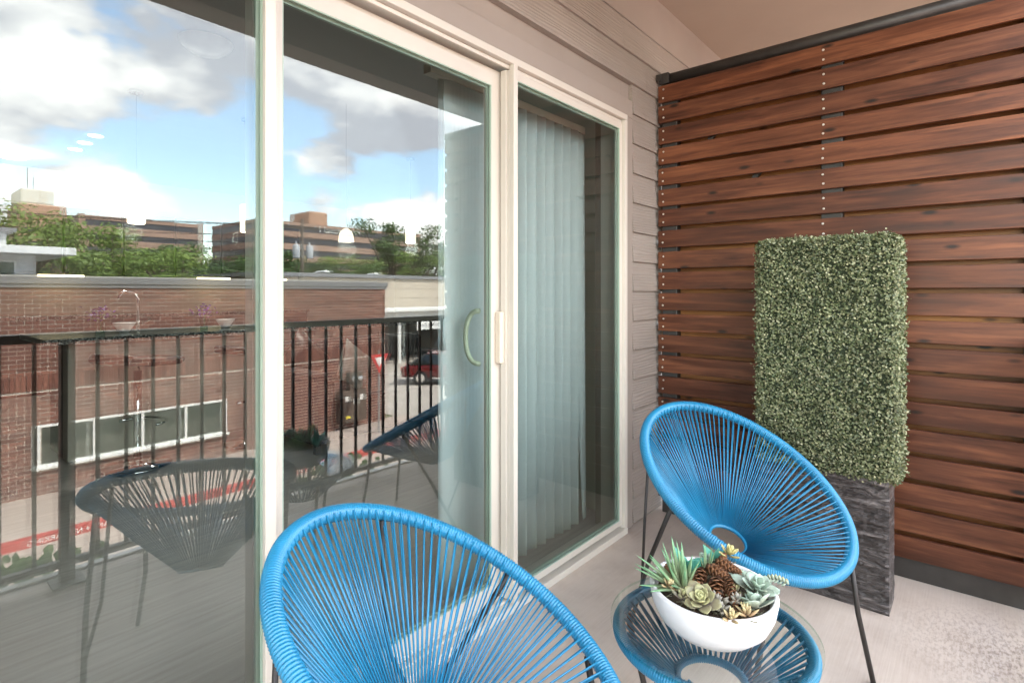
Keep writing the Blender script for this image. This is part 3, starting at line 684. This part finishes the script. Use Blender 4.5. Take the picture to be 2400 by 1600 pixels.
for i, (x, y, z) in enumerate(((1.38, 4.95, 1.73), (2.25, 5.0, 1.74), (4.12, 5.0, 1.77))):
    t = thing('pendant_lamp', ('leftmost', 'middle', 'rightmost')[i] + ' lit cylinder pendant lamp over the kitchen counter', 'lamp', (x, y, z), 'cylinder pendants over the counter')
    MB().lathe([(.055, 0), (.061, .01), (.061, .24), (.04, .25)], 24).build('shade', m_lampg, t, smooth=True)
    lamp_light(t, (0, 0, -.06), 1.7)
    MB().tube([(0, 0, .25), (0, 0, 2.76 - z)], .004, 6).build('cord', m_chrome, t); MB().lathe([(.05, 2.735 - z), (.05, 2.757 - z)], 16).build('canopy', m_chrome, t)
t = thing('dome_lamp', 'small lit dome shaped lamp hanging in the room', 'lamp', (2.60, 3.98, 1.62))
MB().lathe([(.062, 0), (.058, .05), (.045, .085), (.012, .11)], 20).build('shade', m_lampg, t, smooth=True); lamp_light(t, (0, 0, -.06), 1.7); MB().tube([(0, 0, .11), (0, 0, 1.139)], .003, 5).build('cord', m_chrome, t)
for i, (x, y, r, lab) in enumerate(((1.10, 8.15, .19, 'round frosted ceiling lamp at the far end of the room'), (1.39, 3.65, .15, 'round frosted ceiling lamp near the glass door'))):
    t = thing('ceiling_lamp', lab, 'lamp', (x, y, 2.757), 'round ceiling lamps')
    MB().lathe([(.0001, -.085), (r * .6, -.07), (r * .93, -.03), (r, -.004), (r, 0)], 30).build('diffuser', m_lampg if i == 0 else M('unlit_frosted_glass', (.7, .69, .66), .4), t, smooth=True)
    if i == 0: lamp_light(t, (0, 0, -.22), 2.0)
for i, (x, y) in enumerate(((1.52, 6.7), (1.52, 7.1), (1.52, 7.5))):
    tag(MB().lathe([(.0001, -.006), (.05, -.006), (.062, -.002), (.062, 0)], 18).build('recessed_light', emis('downlight', (1, .95, .85), 1.0) if i == 0 else bpy.data.materials['downlight'], None, True, (x, y, 2.757)),
        ('nearest', 'middle', 'farthest')[i] + ' of the small recessed ceiling lights', 'lamp', 'recessed ceiling lights')
t = thing('kitchen_tap', 'tall chrome kitchen tap on the granite counter', 'tap', (1.49, 5.30, .886))
MB().tube([(0, 0, 0), (0, 0, .26), (-.03, 0, .31), (-.10, 0, .325), (-.14, 0, .27)], .011, 10).build('spout', m_chrome, t, smooth=True); MB().tube([(.03, 0, .05), (.09, 0, .09)], .007, 8).build('lever', m_chrome, t)
m_pot = M('white_ceramic', (.75, .74, .72), .3)
for i, (x, lab) in enumerate(((1.34, 'white flared bowl on the counter near the tap'), (2.10, 'white flared bowl on the counter beside the stile'))):
    tag(MB().lathe([(.03, 0), (.035, .008), (.075, .07), (.078, .075), (.068, .068), (0, .02)], 24).build('ceramic_bowl', m_pot, None, True, (x, 5.1, .886)), lab, 'bowl', 'white bowls on the counter')
m_pur = leaf_mat('purple_petal', (.10, .03, .22), (.17, .06, .34), (.26, .12, .45), .5, 20)
for i, (x, lab) in enumerate(((1.19, 'purple flowers in a glass at the counter end'), (1.93, 'purple flowers in a glass by the second stool'))):
    t = thing('flower_vase', lab, 'flowers', (x, 5.12, .886), 'purple flowers on the counter')
    MB().lathe([(.03, 0), (.032, .10), (.028, .10), (.026, .01), (0, .01)], 16).build('vase', m_gedge, t, smooth=True)
    mb = MB(); rs = random.Random(i)
    for k in range(60):
        p = Vector((rs.gauss(0, .035), rs.gauss(0, .035), .15 + rs.gauss(0, .03))); d = Vector((rs.uniform(-1, 1), rs.uniform(-1, 1), rs.uniform(-.3, 1))); mb.add(leaf_verts(p, Vector((.1, .2, 1)).normalized(), d, .03, .022), LF)
    mb.build('petals', m_pur, t); MB().tube([(0, 0, .02), (.003, 0, .15)], .004, 5).tube([(.005, .005, .02), (.02, .01, .14)], .003, 5).build('stems', M('stem_green', (.05, .09, .03), .6) if i == 0 else bpy.data.materials['stem_green'], t)
so = thing('sofa', 'dark grey sofa with throw pillows inside the room', 'sofa', (2.85, 4.05, 0))
m_sofa = M('charcoal_upholstery', (.030, .028, .032), .85, var=.2, scale=30)
bx(-.55, .95, -.38, .36, .08, .40).build('seat', m_sofa, so, bevel=.04); bx(-.55, .95, .361, .56, .08, .78).build('backrest', m_sofa, so, bevel=.05); bx(-.74, -.551, -.40, .56, .08, .60).build('armrest', m_sofa, so, bevel=.04); bx(.951, 1.14, -.40, .56, .08, .60).build('armrest', m_sofa, so, bevel=.04)
for sx in (-.66, 1.06):
    for sy in (-.32, .48): bx(sx - .02, sx + .02, sy - .02, sy + .02, 0, .079).build('foot', m_blk, so)
def pillow(label, loc, rot, mat, s=.42):
    n = 9; vs = []; fs = []
    for side in (1, -1):
        o = len(vs)
        for j in range(n):
            for i in range(n):
                u, v = i / (n - 1) * 2 - 1, j / (n - 1) * 2 - 1; k = (1 - u ** 4) * (1 - v ** 4); pin = 1 - .10 * (1 - abs(u * v))
                vs.append((u * s / 2 * pin, side * (.075 * k ** .6 + .004), v * s / 2 * pin))
        fs += [tuple(o + q for q in ((j * n + i, j * n + i + 1, (j + 1) * n + i + 1, (j + 1) * n + i) if side == -1 else (j * n + i, (j + 1) * n + i, (j + 1) * n + i + 1, j * n + i + 1))) for j in range(n - 1) for i in range(n - 1)]
    tag(MB().add(vs, fs).build('throw_pillow', mat, None, True, loc, 0, rot), label, 'pillow', 'throw pillows on the sofa')
pillow('shiny silver throw pillow standing on its corner', (2.66, 3.95, .58), (-.2, .55, .3), M('silver_satin', (.62, .64, .60), .25, metal=.35, var=.15, scale=8, bump=.5, bscale=7, bdist=.05), .36)
pillow('dark throw pillow left of the silver one', (2.40, 4.28, .62), (-.25, .75, .1), m_blk)
pillow('dark throw pillow at the far sofa end', (3.35, 4.25, .60), (-.25, .1, -.1), m_blk)

# ================================================================== RAILING
rl = thing('balcony_railing', 'black metal picket railing along the open balcony edge', 'railing', (0, -.185, 0))
bx(-6, 2.79, -.028, .022, .995, 1.032).build('top_rail', m_rod, rl, bevel=.004); bx(-6, 2.79, -.016, .016, .070, .098).build('bottom_rail', m_rod, rl, bevel=.003)
pk = MB().box(-.0068, .0068, -.0068, .0068, .0985, .9945).mesh('picket', m_rod); po = MB().box(-.024, .024, -.022, .022, .001, .9945).mesh('post', m_rod)
x = .555 - 28 * .104
k = 0
while x < 2.76:
    if k in (4, 28): link('post', po, rl, (x, .0, 0)); bx(x - .055, x + .055, -.055, .055, .0015, .010).build('base_plate', m_rod, rl)
    else: link('picket', pk, rl, (x, 0, 0))
    x += .104; k += 1

# ================================================================== VINES climbing outside the railing
m_vine = leaf_mat('vine_leaf', (.14, .26, .06), (.22, .38, .11), (.34, .48, .20), .45, 8, .45)
def vine(label, cx, spread, top, n, seed):
    t = thing('climbing_vine', label, 'vine', (cx, -.42, GROUND), 'vines outside the railing'); rs = random.Random(seed)
    pts = [(rs.uniform(-.05, .05), rs.uniform(-.04, .04), q * .45) for q in range(8)]; MB().tube(pts, .010, 6).build('stem', M('vine_stem', (.09, .06, .035), .8) if 'vine_stem' not in bpy.data.materials else bpy.data.materials['vine_stem'], t, smooth=True)
    mb = MB()
    for i in range(n):
        p = Vector((rs.gauss(0, spread), rs.uniform(-.06, .06), 3.1 + top - abs(rs.gauss(0, .22)))); d = Vector((rs.uniform(-1, 1), rs.uniform(-.3, 1), rs.uniform(-1, .4))); nn = Vector((rs.uniform(-.5, .5), 1, rs.uniform(-.2, .8))).normalized()
        L = rs.uniform(.035, .065); mb.add(leaf_verts(p, nn, d, L, L * .85, .15), LF)
    mb.build('leaves', m_vine, t)
vine('leafy green vine below the railing at the left', .46, .15, .07, 110, 1); vine('leafy green vine by the railing before the street kerb', 1.95, .18, .14, 90, 2); vine('tall vine shoot at the left railing pickets', .24, .05, .42, 36, 3)

# ================================================================== STREET
m_pave = M('pale_pink_concrete', (.36, .29, .25), .8, var=.08, scale=.8, bump=.1, bscale=20)
m_asph = M('asphalt', (.055, .053, .052), .9, var=.15, scale=2)
struct(bx(-900, 900, -1500, 60, GROUND - .5, GROUND - .02).build('ground', M('dry_grass_ground', (.10, .11, .05), .95, var=.3, scale=.05)))
struct(bx(-60, 60, -9.5, -.5, GROUND - .019, GROUND).build('street', m_pave))
struct(bx(-60, 12.0, -12.2, -9.501, GROUND - .019, GROUND + .13).build('pavement', m_pave))
struct(bx(12.001, 70, -30, -9.501, GROUND - .019, GROUND + .004).build('parking_lot', M('bright_parking_concrete', (.38, .34, .30), .85, var=.1, scale=.6)))
kerb = thing('red_kerb', 'red painted fire lane kerb with white lettering across the street', 'kerb', (0, -9.49, GROUND))
bx(-20, 14, -.008, .010, 0, .138).build('kerb_face', M('worn_red_paint', (.42, .05, .04), .7, var=.3, scale=3), kerb)
bx(-20, 14, -.16, -.0085, .131, .1385).build('kerb_top', bpy.data.materials['worn_red_paint'], kerb)
m_wp = M('white_paint', (.75, .73, .70), .6, var=.08)
for xc in (2.55, 6.4, 10.2, -1.4): text('lettering', 'FIRE LANE + NO PARKING', .125, m_wp, kerb, (xc, .0115, .028), (pi / 2, 0, pi), .001)

# brick building
bb = thing('brick_building', 'low brown brick commercial building across the street', 'building', (0, -12.0, GROUND))
m_mort = M('mortar', (.62, .54, .47), .9, var=.06); m_brick = brick_mat(); m_cop = M('grey_metal_coping', (.22, .22, .23), .5, metal=.4, var=.05)
bx(-15, 11.12, -9.0, -.012, 0, 4.48).build('wall', m_mort, bb)
bx(-15.1, 11.2, -9.1, .05, 4.481, 4.62).build('coping', m_cop, bb); bx(-15.1, 11.17, .001, .026, 4.40, 4.4805).build('fascia', m_cop, bb)
bx(-15, 11.12, -8.5, -.4, 4.62, 4.66).build('roof', M('pale_roof_membrane', (.4, .39, .37), .9), bb)
WX0, WX1, WZ0, WZ1 = 2.40, 6.03, .76, 1.52
brick_me = MB().box(-.113, .113, -.0115, .0, -.0335, .0335).mesh('brick', m_brick)
rest = MB(); cnt = 0; rs = random.Random(8); row = 0; z = .045
while z < 4.40:
    if 2.25 < z < 2.64: z += .0865; row += 1; continue
    x = -14.9 + (row % 2) * .121
    while x < 11.20:
        xa, xb = x - .113, x + .113
        if WZ0 - .13 < z < WZ1 + .08:
            if xa < WX0 - .06 < xb: xb = WX0 - .06
            elif xa < WX1 + .06 < xb: xa = WX1 + .06
        xb = min(xb, 11.12)
        if not (WX0 - .061 < (xa + xb) / 2 < WX1 + .061 and WZ0 - .13 < z < WZ1 + .08):
            if 1.6 < x < 3.6 and z > 2.65 and cnt < 290: link('brick', brick_me, bb, (x, rs.uniform(-.002, .002), z)); cnt += 1
            else:
                e = rs.uniform(-.002, .002); rest.box(xa, xb, -.0115, e, z - .0335, z + .0335)
        x += .242
    z += .0865; row += 1
x = -14.9
while x < 11.08: rest.box(x - .036, x + .036, -.0115, .010, 2.290, 2.600); x += .0865
tag(rest.build('bricks', m_brick, bb), kind='stuff')
m_wf = M('white_window_frame', (.72, .72, .70), .5, var=.03); m_wg = glass_face('street_window_glass', (.75, .82, .78), 2.2, 1.5)
win = MB().box(WX0, WX1, -.011, .035, WZ0 - .05, WZ0).box(WX0, WX1, -.011, .035, WZ1, WZ1 + .05).box(WX0 - .05, WX0, -.011, .035, WZ0 - .05, WZ1 + .05).box(WX1, WX1 + .05, -.011, .035, WZ0 - .05, WZ1 + .05).build('window', m_wf, bb)
for k in range(1, 4): xx = WX0 + (WX1 - WX0) * k / 4; bx(xx - .03, xx + .03, -.010, .030, WZ0, WZ1).build('mullion', m_wf, win)
for k in range(4):
    xx = WX0 + (WX1 - WX0) * k / 4; bx(xx + .03, xx + (WX1 - WX0) / 4 - .03, .004, .010, WZ0, WZ1).build('pane', m_wg, win); bx(xx + .03, xx + (WX1 - WX0) / 4 - .03, -.010, -.002, WZ0, WZ1).build('blind', M('pale_green_blind', (.50, .56, .48), .8) if k == 0 else bpy.data.materials['pale_green_blind'], win)
bx(WX0 - .1, WX1 + .1, -.011, .09, WZ0 - .10, WZ0 - .051).build('sill', m_wf, win)
m_mb = M('brown_meter_box', (.12, .085, .065), .5, metal=.3)
me_ = thing('electric_meter_boxes', 'brown electric meter cabinet with round meters on the brick wall', 'meter box', (9.75, -11.98, GROUND + .35))
bx(-.45, .45, 0, .25, 0, .95).build('cabinet', m_mb, me_, bevel=.01); bx(-.10, .36, 0, .18, .951, 1.5).build('meter_panel', m_mb, me_, bevel=.01)
for sx in (.02, .25):
    q = MB().lathe([(.06, 0), (.07, .02), (.07, .07), (.0001, .08)], 16).build('meter', m_chrome, me_, True, (sx, .18, 1.30), 0, (-pi / 2, 0, 0))
for sx, sz in ((-.25, .72), (.05, .62), (.28, .72)): bx(sx - .06, sx + .06, .2505, .253, sz - .08, sz + .08).build('label_plate', m_wp, me_)
bx(-.28, -.12, .2505, .253, .12, .20).build('label_plate', M('yellow_label', (.7, .55, .05), .6), me_)

# yield sign
ys = thing('yield_sign', 'red and white triangular yield sign on a post across the street', 'sign', (9.95, -10.75, GROUND + .13))
MB().tube([(0, 0, 0), (0, 0, 2.45)], .03, 8).build('post', M('galvanised_post', (.35, .36, .36), .5, metal=.5), ys)
def tri(s, y0, y1, cz): h = s * .866; return [(-s / 2, cz + h / 3), (0, cz - 2 * h / 3), (s / 2, cz + h / 3)]
m_red = M('sign_red', (.50, .04, .035), .5)
MB().prism(tri(.66, 0, 0, 2.15), 'y', .031, .036).build('sign_plate', m_red, ys); MB().prism(tri(.34, 0, 0, 2.15), 'y', .0365, .039).build('white_centre', m_wp, ys)

# beige stone building with white canopy
sb = thing('stone_panel_building', 'beige stone panel building with white canopy fascia beyond the brick corner', 'building', (0, -26.5, GROUND))
m_stone = M('beige_stone_panel', (.44, .38, .31), .85, var=.06, scale=1)
bx(14.0, 48, -12, -.03, 0, 5.2).build('wall', M('dark_panel_joint', (.20, .17, .14), .9), sb); bx(13.9, 48.1, -12.1, .15, 5.201, 5.42).build('coping', m_cop, sb)
for j in range(3):
    for i in range(16):
        xx = 14.02 + 2.1 * i + (j % 2) * .7
        bx(xx, xx + 2.08, -.029, random.uniform(-.004, .006), 3.3 + .63 * j, 3.3 + .63 * j + .615).build('panel', m_stone, sb)
bx(12.6, 47, .02, 3.0, 2.75, 3.15).build('canopy', m_wf, sb, bevel=.02); bx(12.2, 47, .02, 3.4, 3.16, 3.30).build('canopy_roof', m_wf, sb)
bx(14.2, 46, -.028, -.01, .05, 2.72).build('shop_glass', M('dark_shop_glass', (.03, .035, .035), .1), sb)
for xx in (16, 21, 26, 31): bx(xx - .1, xx + .1, 2.6, 2.8, 0, 2.749).build('column', m_wf, sb)
dn = thing('do_not_enter_sign', 'white do not enter sign board under the canopy', 'sign', (22.9, -23.2, GROUND))
bx(-1.0, 1.0, -.02, .02, 2.0, 2.55).build('board', m_wf, dn); MB().tube([(-.7, -.05, 0), (-.7, -.05, 2.2)], .04, 8).build('post', m_rod, dn); MB().tube([(.7, -.05, 0), (.7, -.05, 2.2)], .04, 8).build('post', m_rod, dn)
text('lettering', 'Do Not Enter', .32, M('sign_ink', (.04, .04, .05), .6), dn, (0, .0225, 2.18), (pi / 2, 0, pi), .001)

# parked cars
def car(name, label, loc, rz, paint, tall):
    t = thing(name, label, 'car', loc, 'cars parked near the canopy', rz); H = 1.72 if tall else 1.42; belt = 1.02 if tall else .92
    m_glass = bpy.data.materials.get('car_glass') or M('car_glass', (.02, .025, .025), .06); m_ty = bpy.data.materials.get('tyre_rubber') or M('tyre_rubber', (.02, .02, .02), .9)
    body = [(-2.3, .35), (-2.32, .75), (-2.2, belt - .05), (-1.0, belt), (1.2, belt), (2.1, belt - .16), (2.3, .7), (2.28, .35)]
    MB().prism(body, 'y', -.88, .88).build('body', paint, t, bevel=.08)
    cab = [(-2.05, belt), (-1.75 if tall else -1.2, H), (.35, H), (1.15, belt)]
    c = MB(); n = 4; vs = [(x, s * (.84 if z == belt else .68), z) for s in (-1, 1) for x, z in cab]
    c.add(vs, [(0, 1, 2, 3)[::-1], (4, 5, 6, 7), (0, 1, 5, 4), (1, 2, 6, 5), (2, 3, 7, 6), (3, 0, 4, 7)]); cb = c.build('cabin', m_glass, t, bevel=.05)
    bx(-1.7 if tall else -1.15, .3, -.66, .66, H, H + .03).build('roof', paint, t, bevel=.02)
    for sx in (-1.4, 1.4):
        for sy in (-.8, .8):
            wv = MB().lathe([(.0001, -.1), (.33, -.1), (.33, .1), (.0001, .1)], 20).build('wheel', m_ty, t, False, (sx, sy, .33), 0, (pi / 2, 0, 0)); MB().lathe([(.0001, -.104), (.2, -.104), (.2, .104), (.0001, .104)], 12).build('rim', m_chrome, wv)
    for sy in (-.6, .6): bx(2.25, 2.325, sy - .16, sy + .16, .66, .78).build('headlight', m_pot, t); bx(-2.345, -2.25, sy - .14, sy + .14, .66, .80).build('tail_light', m_red, t)
car('parked_suv', 'black sport utility car parked below the canopy', (24.2, -21.0, GROUND + .004), radians(55), M('black_car_paint', (.02, .02, .022), .15), True)
car('parked_sedan', 'red car parked beyond the railing corner', (18.3, -16.3, GROUND + .004), radians(50), M('red_car_paint', (.13, .012, .012), .15), False)
car('parked_sedan', 'silver car parked left of the black one', (29.5, -21.5, GROUND + .004), radians(55), M('silver_car_paint', (.5, .5, .5), .25, metal=.6), False)

# white modern house beyond the brick roof
wh = thing('white_flat_roof_house', 'white flat roofed house with tall windows beyond the brick roof', 'house', (0, -21.5, GROUND))
m_wr = M('white_render', (.62, .63, .64), .7, var=.03)
bx(-9, 3.85, -6, -.03, 0, 5.55).build('wall', m_wr, wh); bx(-9.5, 4.75, -6.5, .9, 5.551, 5.80).build('roof', m_wr, wh, bevel=.02); bx(-9, 3.2, -6, -.8, 5.801, 6.35).build('parapet', m_wr, wh); bx(-9.2, 3.45, -6.2, -.6, 6.351, 6.47).build('cap', m_cop, wh)
for k in range(6):
    xx = 3.35 - 1.15 * k; f = bx(xx - .9, xx, -.029, .03, 4.2, 5.35).build('window', m_wf, wh); bx(xx - .84, xx - .48, .0305, .04, 4.26, 5.29).build('pane', m_wg, f); bx(xx - .42, xx - .06, .0305, .04, 4.26, 5.29).build('pane', m_wg, f)

# far office blocks
m_band = M('pink_granite_band', (.33, .215, .17), .8, var=.05, scale=.2); m_dkg = M('tinted_ribbon_window', (.055, .055, .065), .3, var=.2, scale=.3, stretch=(1, 1, .2)); m_peach = M('peach_granite', (.40, .25, .175), .8, var=.04)
def office(name, label, x0, x1, y, dep, zb, zt, floors):
    t = thing(name, label, 'building', (x0, y, GROUND)); w_ = x1 - x0; h = zt - GROUND
    bx(0.15, w_ - .15, -dep + .15, -.15, 0, h - .2).build('core', m_dkg, t); fh = h / floors
    for k in range(floors + 1):
        z = k * fh - .9; bx(0, w_, -dep, 0, max(0, z), min(h, z + 1.75)).build('spandrel', m_band, t)
    for xx in (0, w_ - 1.2): bx(xx - .05, xx + 1.25, -1.2, .05, 0, h + .3).build('corner_pier', m_band, t)
    return t
o1 = office('office_block', 'long banded office block left of the door stile', 33, 60, -157, 30, GROUND, 19.4, 7)
o2 = office('office_block', 'wide banded office block carrying white roof lettering', 70, 128, -147, 30, GROUND, 21.4, 7)
bx(17.5, 24.0, -16, -4, 24.5, 29.0).build('penthouse', m_peach, o2, bevel=.6)
text('lettering', 'Professional 1', 2.6, m_wp, o2, (25.5, .08, 22.25), (pi / 2, 0, pi), .05)
ot = thing('stepped_tower', 'peach stepped office tower with rooftop masts above the trees', 'building', (26, -185, GROUND))
bx(0, 16, -20, 0, 0, 23.2).build('lower_block', m_peach, ot, bevel=.5); bx(.5, 10.5, -18, -1, 23.201, 27.6).build('middle_block', m_peach, ot, bevel=.5); bx(1, 8.0, -16, -2, 27.601, 31.6).build('top_block', M('pale_penthouse', (.50, .49, .45), .8), ot, bevel=.5)
for k in range(5): bx(.8, 15.4, -.05, .06, 6.0 + 3.4 * k, 7.4 + 3.4 * k).build('window', m_dkg, ot)
for xx, hh in ((3.0, 6), (4.2, 3.5)): MB().tube([(xx, -6, 31.6), (xx, -6, 31.6 + hh)], .10, 6).build('mast', m_rod, ot)

# utility pole, wires, street lamps
m_pole = M('weathered_pole', (.10, .08, .065), .9); m_gal = M('grey_transformer', (.42, .44, .46), .5)
up = thing('utility_pole', 'wooden utility pole with two grey transformers above the roofs', 'pole', (22.1, -37.0, GROUND))
MB().tube([(0, 0, 0), (0, 0, 10.0)], [.18, .12], 10).build('pole', m_pole, up, smooth=True); bx(-1.2, 1.2, -.06, .06, 9.2, 9.35).build('crossarm', m_pole, up)
for sx in (-.55, .55): MB().lathe([(.0001, 6.9), (.26, 6.92), (.27, 7.0), (.27, 7.85), (.2, 7.95), (.06, 8.0), (.06, 8.2), (.0001, 8.2)], 16, (sx, .1, 0)).build('transformer', m_gal, up, smooth=True)
for sx in (-1.1, 0, 1.1): MB().lathe([(.05, 9.35), (.06, 9.5), (.0001, 9.55)], 8, (sx, 0, 0)).build('insulator', m_gal, up)
for k, (za, zb) in enumerate(((9.45, 9.4), (8.7, 8.3), (8.2, 7.7))):
    for dx in ((-1.1, 1.1) if k == 0 else (0,)):
        pts = []
        for i in range(25):
            f = i / 24; X = -30 + 100 * f; seg = ((X + 30) % 52.1) / 52.1; pts.append((X + 22.1 * 0, -37.0 + dx * .3, GROUND + za - 1.0 * (4 * seg * (1 - seg))))
        tag(MB().tube(pts, .022, 4).build('power_line', m_rod, None), ('highest power line crossing above the brick roof' if dx < 0 else 'second highest power line crossing above the brick roof') if k == 0 else ('middle power line on the utility pole' if k == 1 else 'lowest power line on the utility pole'), 'cable', 'overhead power lines')
for i, (x, y, lab) in enumerate(((19.8, -31.5, 'grey street lamp near the utility pole'), (25.0, -33.0, 'grey street lamp right of the utility pole'))):
    t = thing('street_lamp', lab, 'street lamp', (x, y, GROUND), 'street lamps'); MB().tube([(0, 0, 0), (0, 0, 5.4), (.3, 0, 5.7), (.8, 0, 5.75)], .06, 8).build('pole', m_gal, t, smooth=True); MB().lathe([(.0001, 5.85), (.18, 5.8), (.28, 5.68), (.0001, 5.62)], 12, (1.0, 0, 0)).build('lamp_head', m_wf, t, smooth=True)

# trees
m_bark = M('bark', (.07, .05, .038), .95, var=.3, scale=5)
TL = [leaf_mat('bright_tree_leaf', (.09, .15, .025), (.15, .24, .04), (.25, .34, .07), .55, .6), leaf_mat('mid_tree_leaf', (.035, .075, .018), (.06, .12, .028), (.11, .18, .045), .55, .6), leaf_mat('dark_tree_leaf', (.018, .042, .012), (.032, .07, .02), (.06, .11, .035), .55, .6)]
protos = {}
def tree_proto(kind, seed):
    rs = random.Random(seed); H = 1.0
    tr = MB(); tr.tube([(0, 0, 0), (.02, .01, .25), (0, .02, .5), (.03, 0, .75)], [.035, .028, .02, .008], 8)
    cl = []
    for i in range(16):
        a = rs.uniform(0, 6.28); r = rs.uniform(.05, .36); z = rs.uniform(.38, .92); r *= 1.15 - abs(z - .58) * 1.5
        cl.append((Vector((r * cos(a), r * sin(a), z)), rs.uniform(.07, .14)))
        s0 = rs.uniform(.25, .6); tr.tube([(0, 0, s0), (r * .5 * cos(a), r * .5 * sin(a), (s0 + z) / 2 + .03), (r * cos(a), r * sin(a), z)], [.013, .009, .003], 5)
    cr = MB()
    for c, rad in cl:
        for i in range(300):
            d = Vector((rs.gauss(0, 1), rs.gauss(0, 1), rs.gauss(0, 1))).normalized() * rad * rs.uniform(.45, 1.05); d.z *= .75; p = c + d
            nn = (d.normalized() + Vector((rs.uniform(-.7, .7), rs.uniform(-.7, .7), rs.uniform(-.2, .9)))).normalized(); u = nn.orthogonal().normalized(); v = nn.cross(u); L = rs.uniform(.008, .016)
            q = rs.uniform(0, 6.28); u, v = u * cos(q) + v * sin(q), v * cos(q) - u * sin(q)
            cr.add([p - u * L, p - v * L * .55, p + u * L, p + v * L * .55], [(0, 1, 2, 3)])
    return tr.mesh('trunk', m_bark, True), cr.mesh('crown', TL[kind])
for k in range(3): protos[k] = tree_proto(k, 30 + k)
protos[3] = tree_proto(1, 77); protos[4] = tree_proto(0, 91)
tl = [(5.2, -33, 8.9, 0, 1.15, 'bright green tree behind the white house'), (9.3, -36, 8.6, 4, 1.25, 'bright green spreading tree right of the white house'), (1.5, -42, 10.8, 1, 1.0, 'tall tree rising above the white house at the left'),
      (12.5, -40, 7.6, 0, 1.2, 'light green tree in front of the long office block'), (16.0, -48, 8.6, 1, 1.3, 'mid green tree below the long office block'), (20.5, -52, 8.0, 2, 1.3, 'dark green tree at the foot of the office block'), (24.5, -58, 8.9, 2, 1.2, 'dark round tree beside the door stile'), (28.0, -60, 9.4, 2, 1.1, 'dark tree partly hidden by the door stile'),
      (24.5, -44, 8.4, 1, 1.2, 'green tree behind the utility pole'), (29.5, -48, 7.6, 3, 1.5, 'low green tree between pole and office block'), (31.0, -43, 8.2, 0, 1.4, 'feathery bright tree over the stone building roof'), (36.0, -44, 12.2, 1, 1.05, 'tall tree against the clouds by the screen end'), (40.5, -46, 12.0, 3, 1.1, 'tall tree farthest right by the screen end'), (36.0, -38, 8.6, 0, 1.4, 'bushy bright tree over the canopy'), (33.0, -50, 8.6, 2, 1.4, 'dark tree behind the feathery ones'),
      (-4, -40, 10, 1, 1.2, 'mid green tree left of the white house'), (15.0, -36, 6.9, 3, 1.7, 'wide low tree over the brick roof'), (21.0, -41, 7.2, 1, 1.6, 'wide low tree left of the utility pole'), (27.0, -39, 7.0, 3, 1.6, 'wide low tree right of the utility pole'), (11.5, -31, 7.0, 4, 1.5, 'low bright tree behind the brick parapet')]
rs = random.Random(12)
for (x, y, h, k, wd, lab) in tl:
    t = thing('broadleaf_tree', lab, 'tree', (x, y, GROUND - .02), 'trees beyond the brick building', rs.uniform(0, 6.28)); t.scale = (h * wd, h * wd, h)
    link('trunk', protos[k][0], t); link('crown', protos[k][1], t)
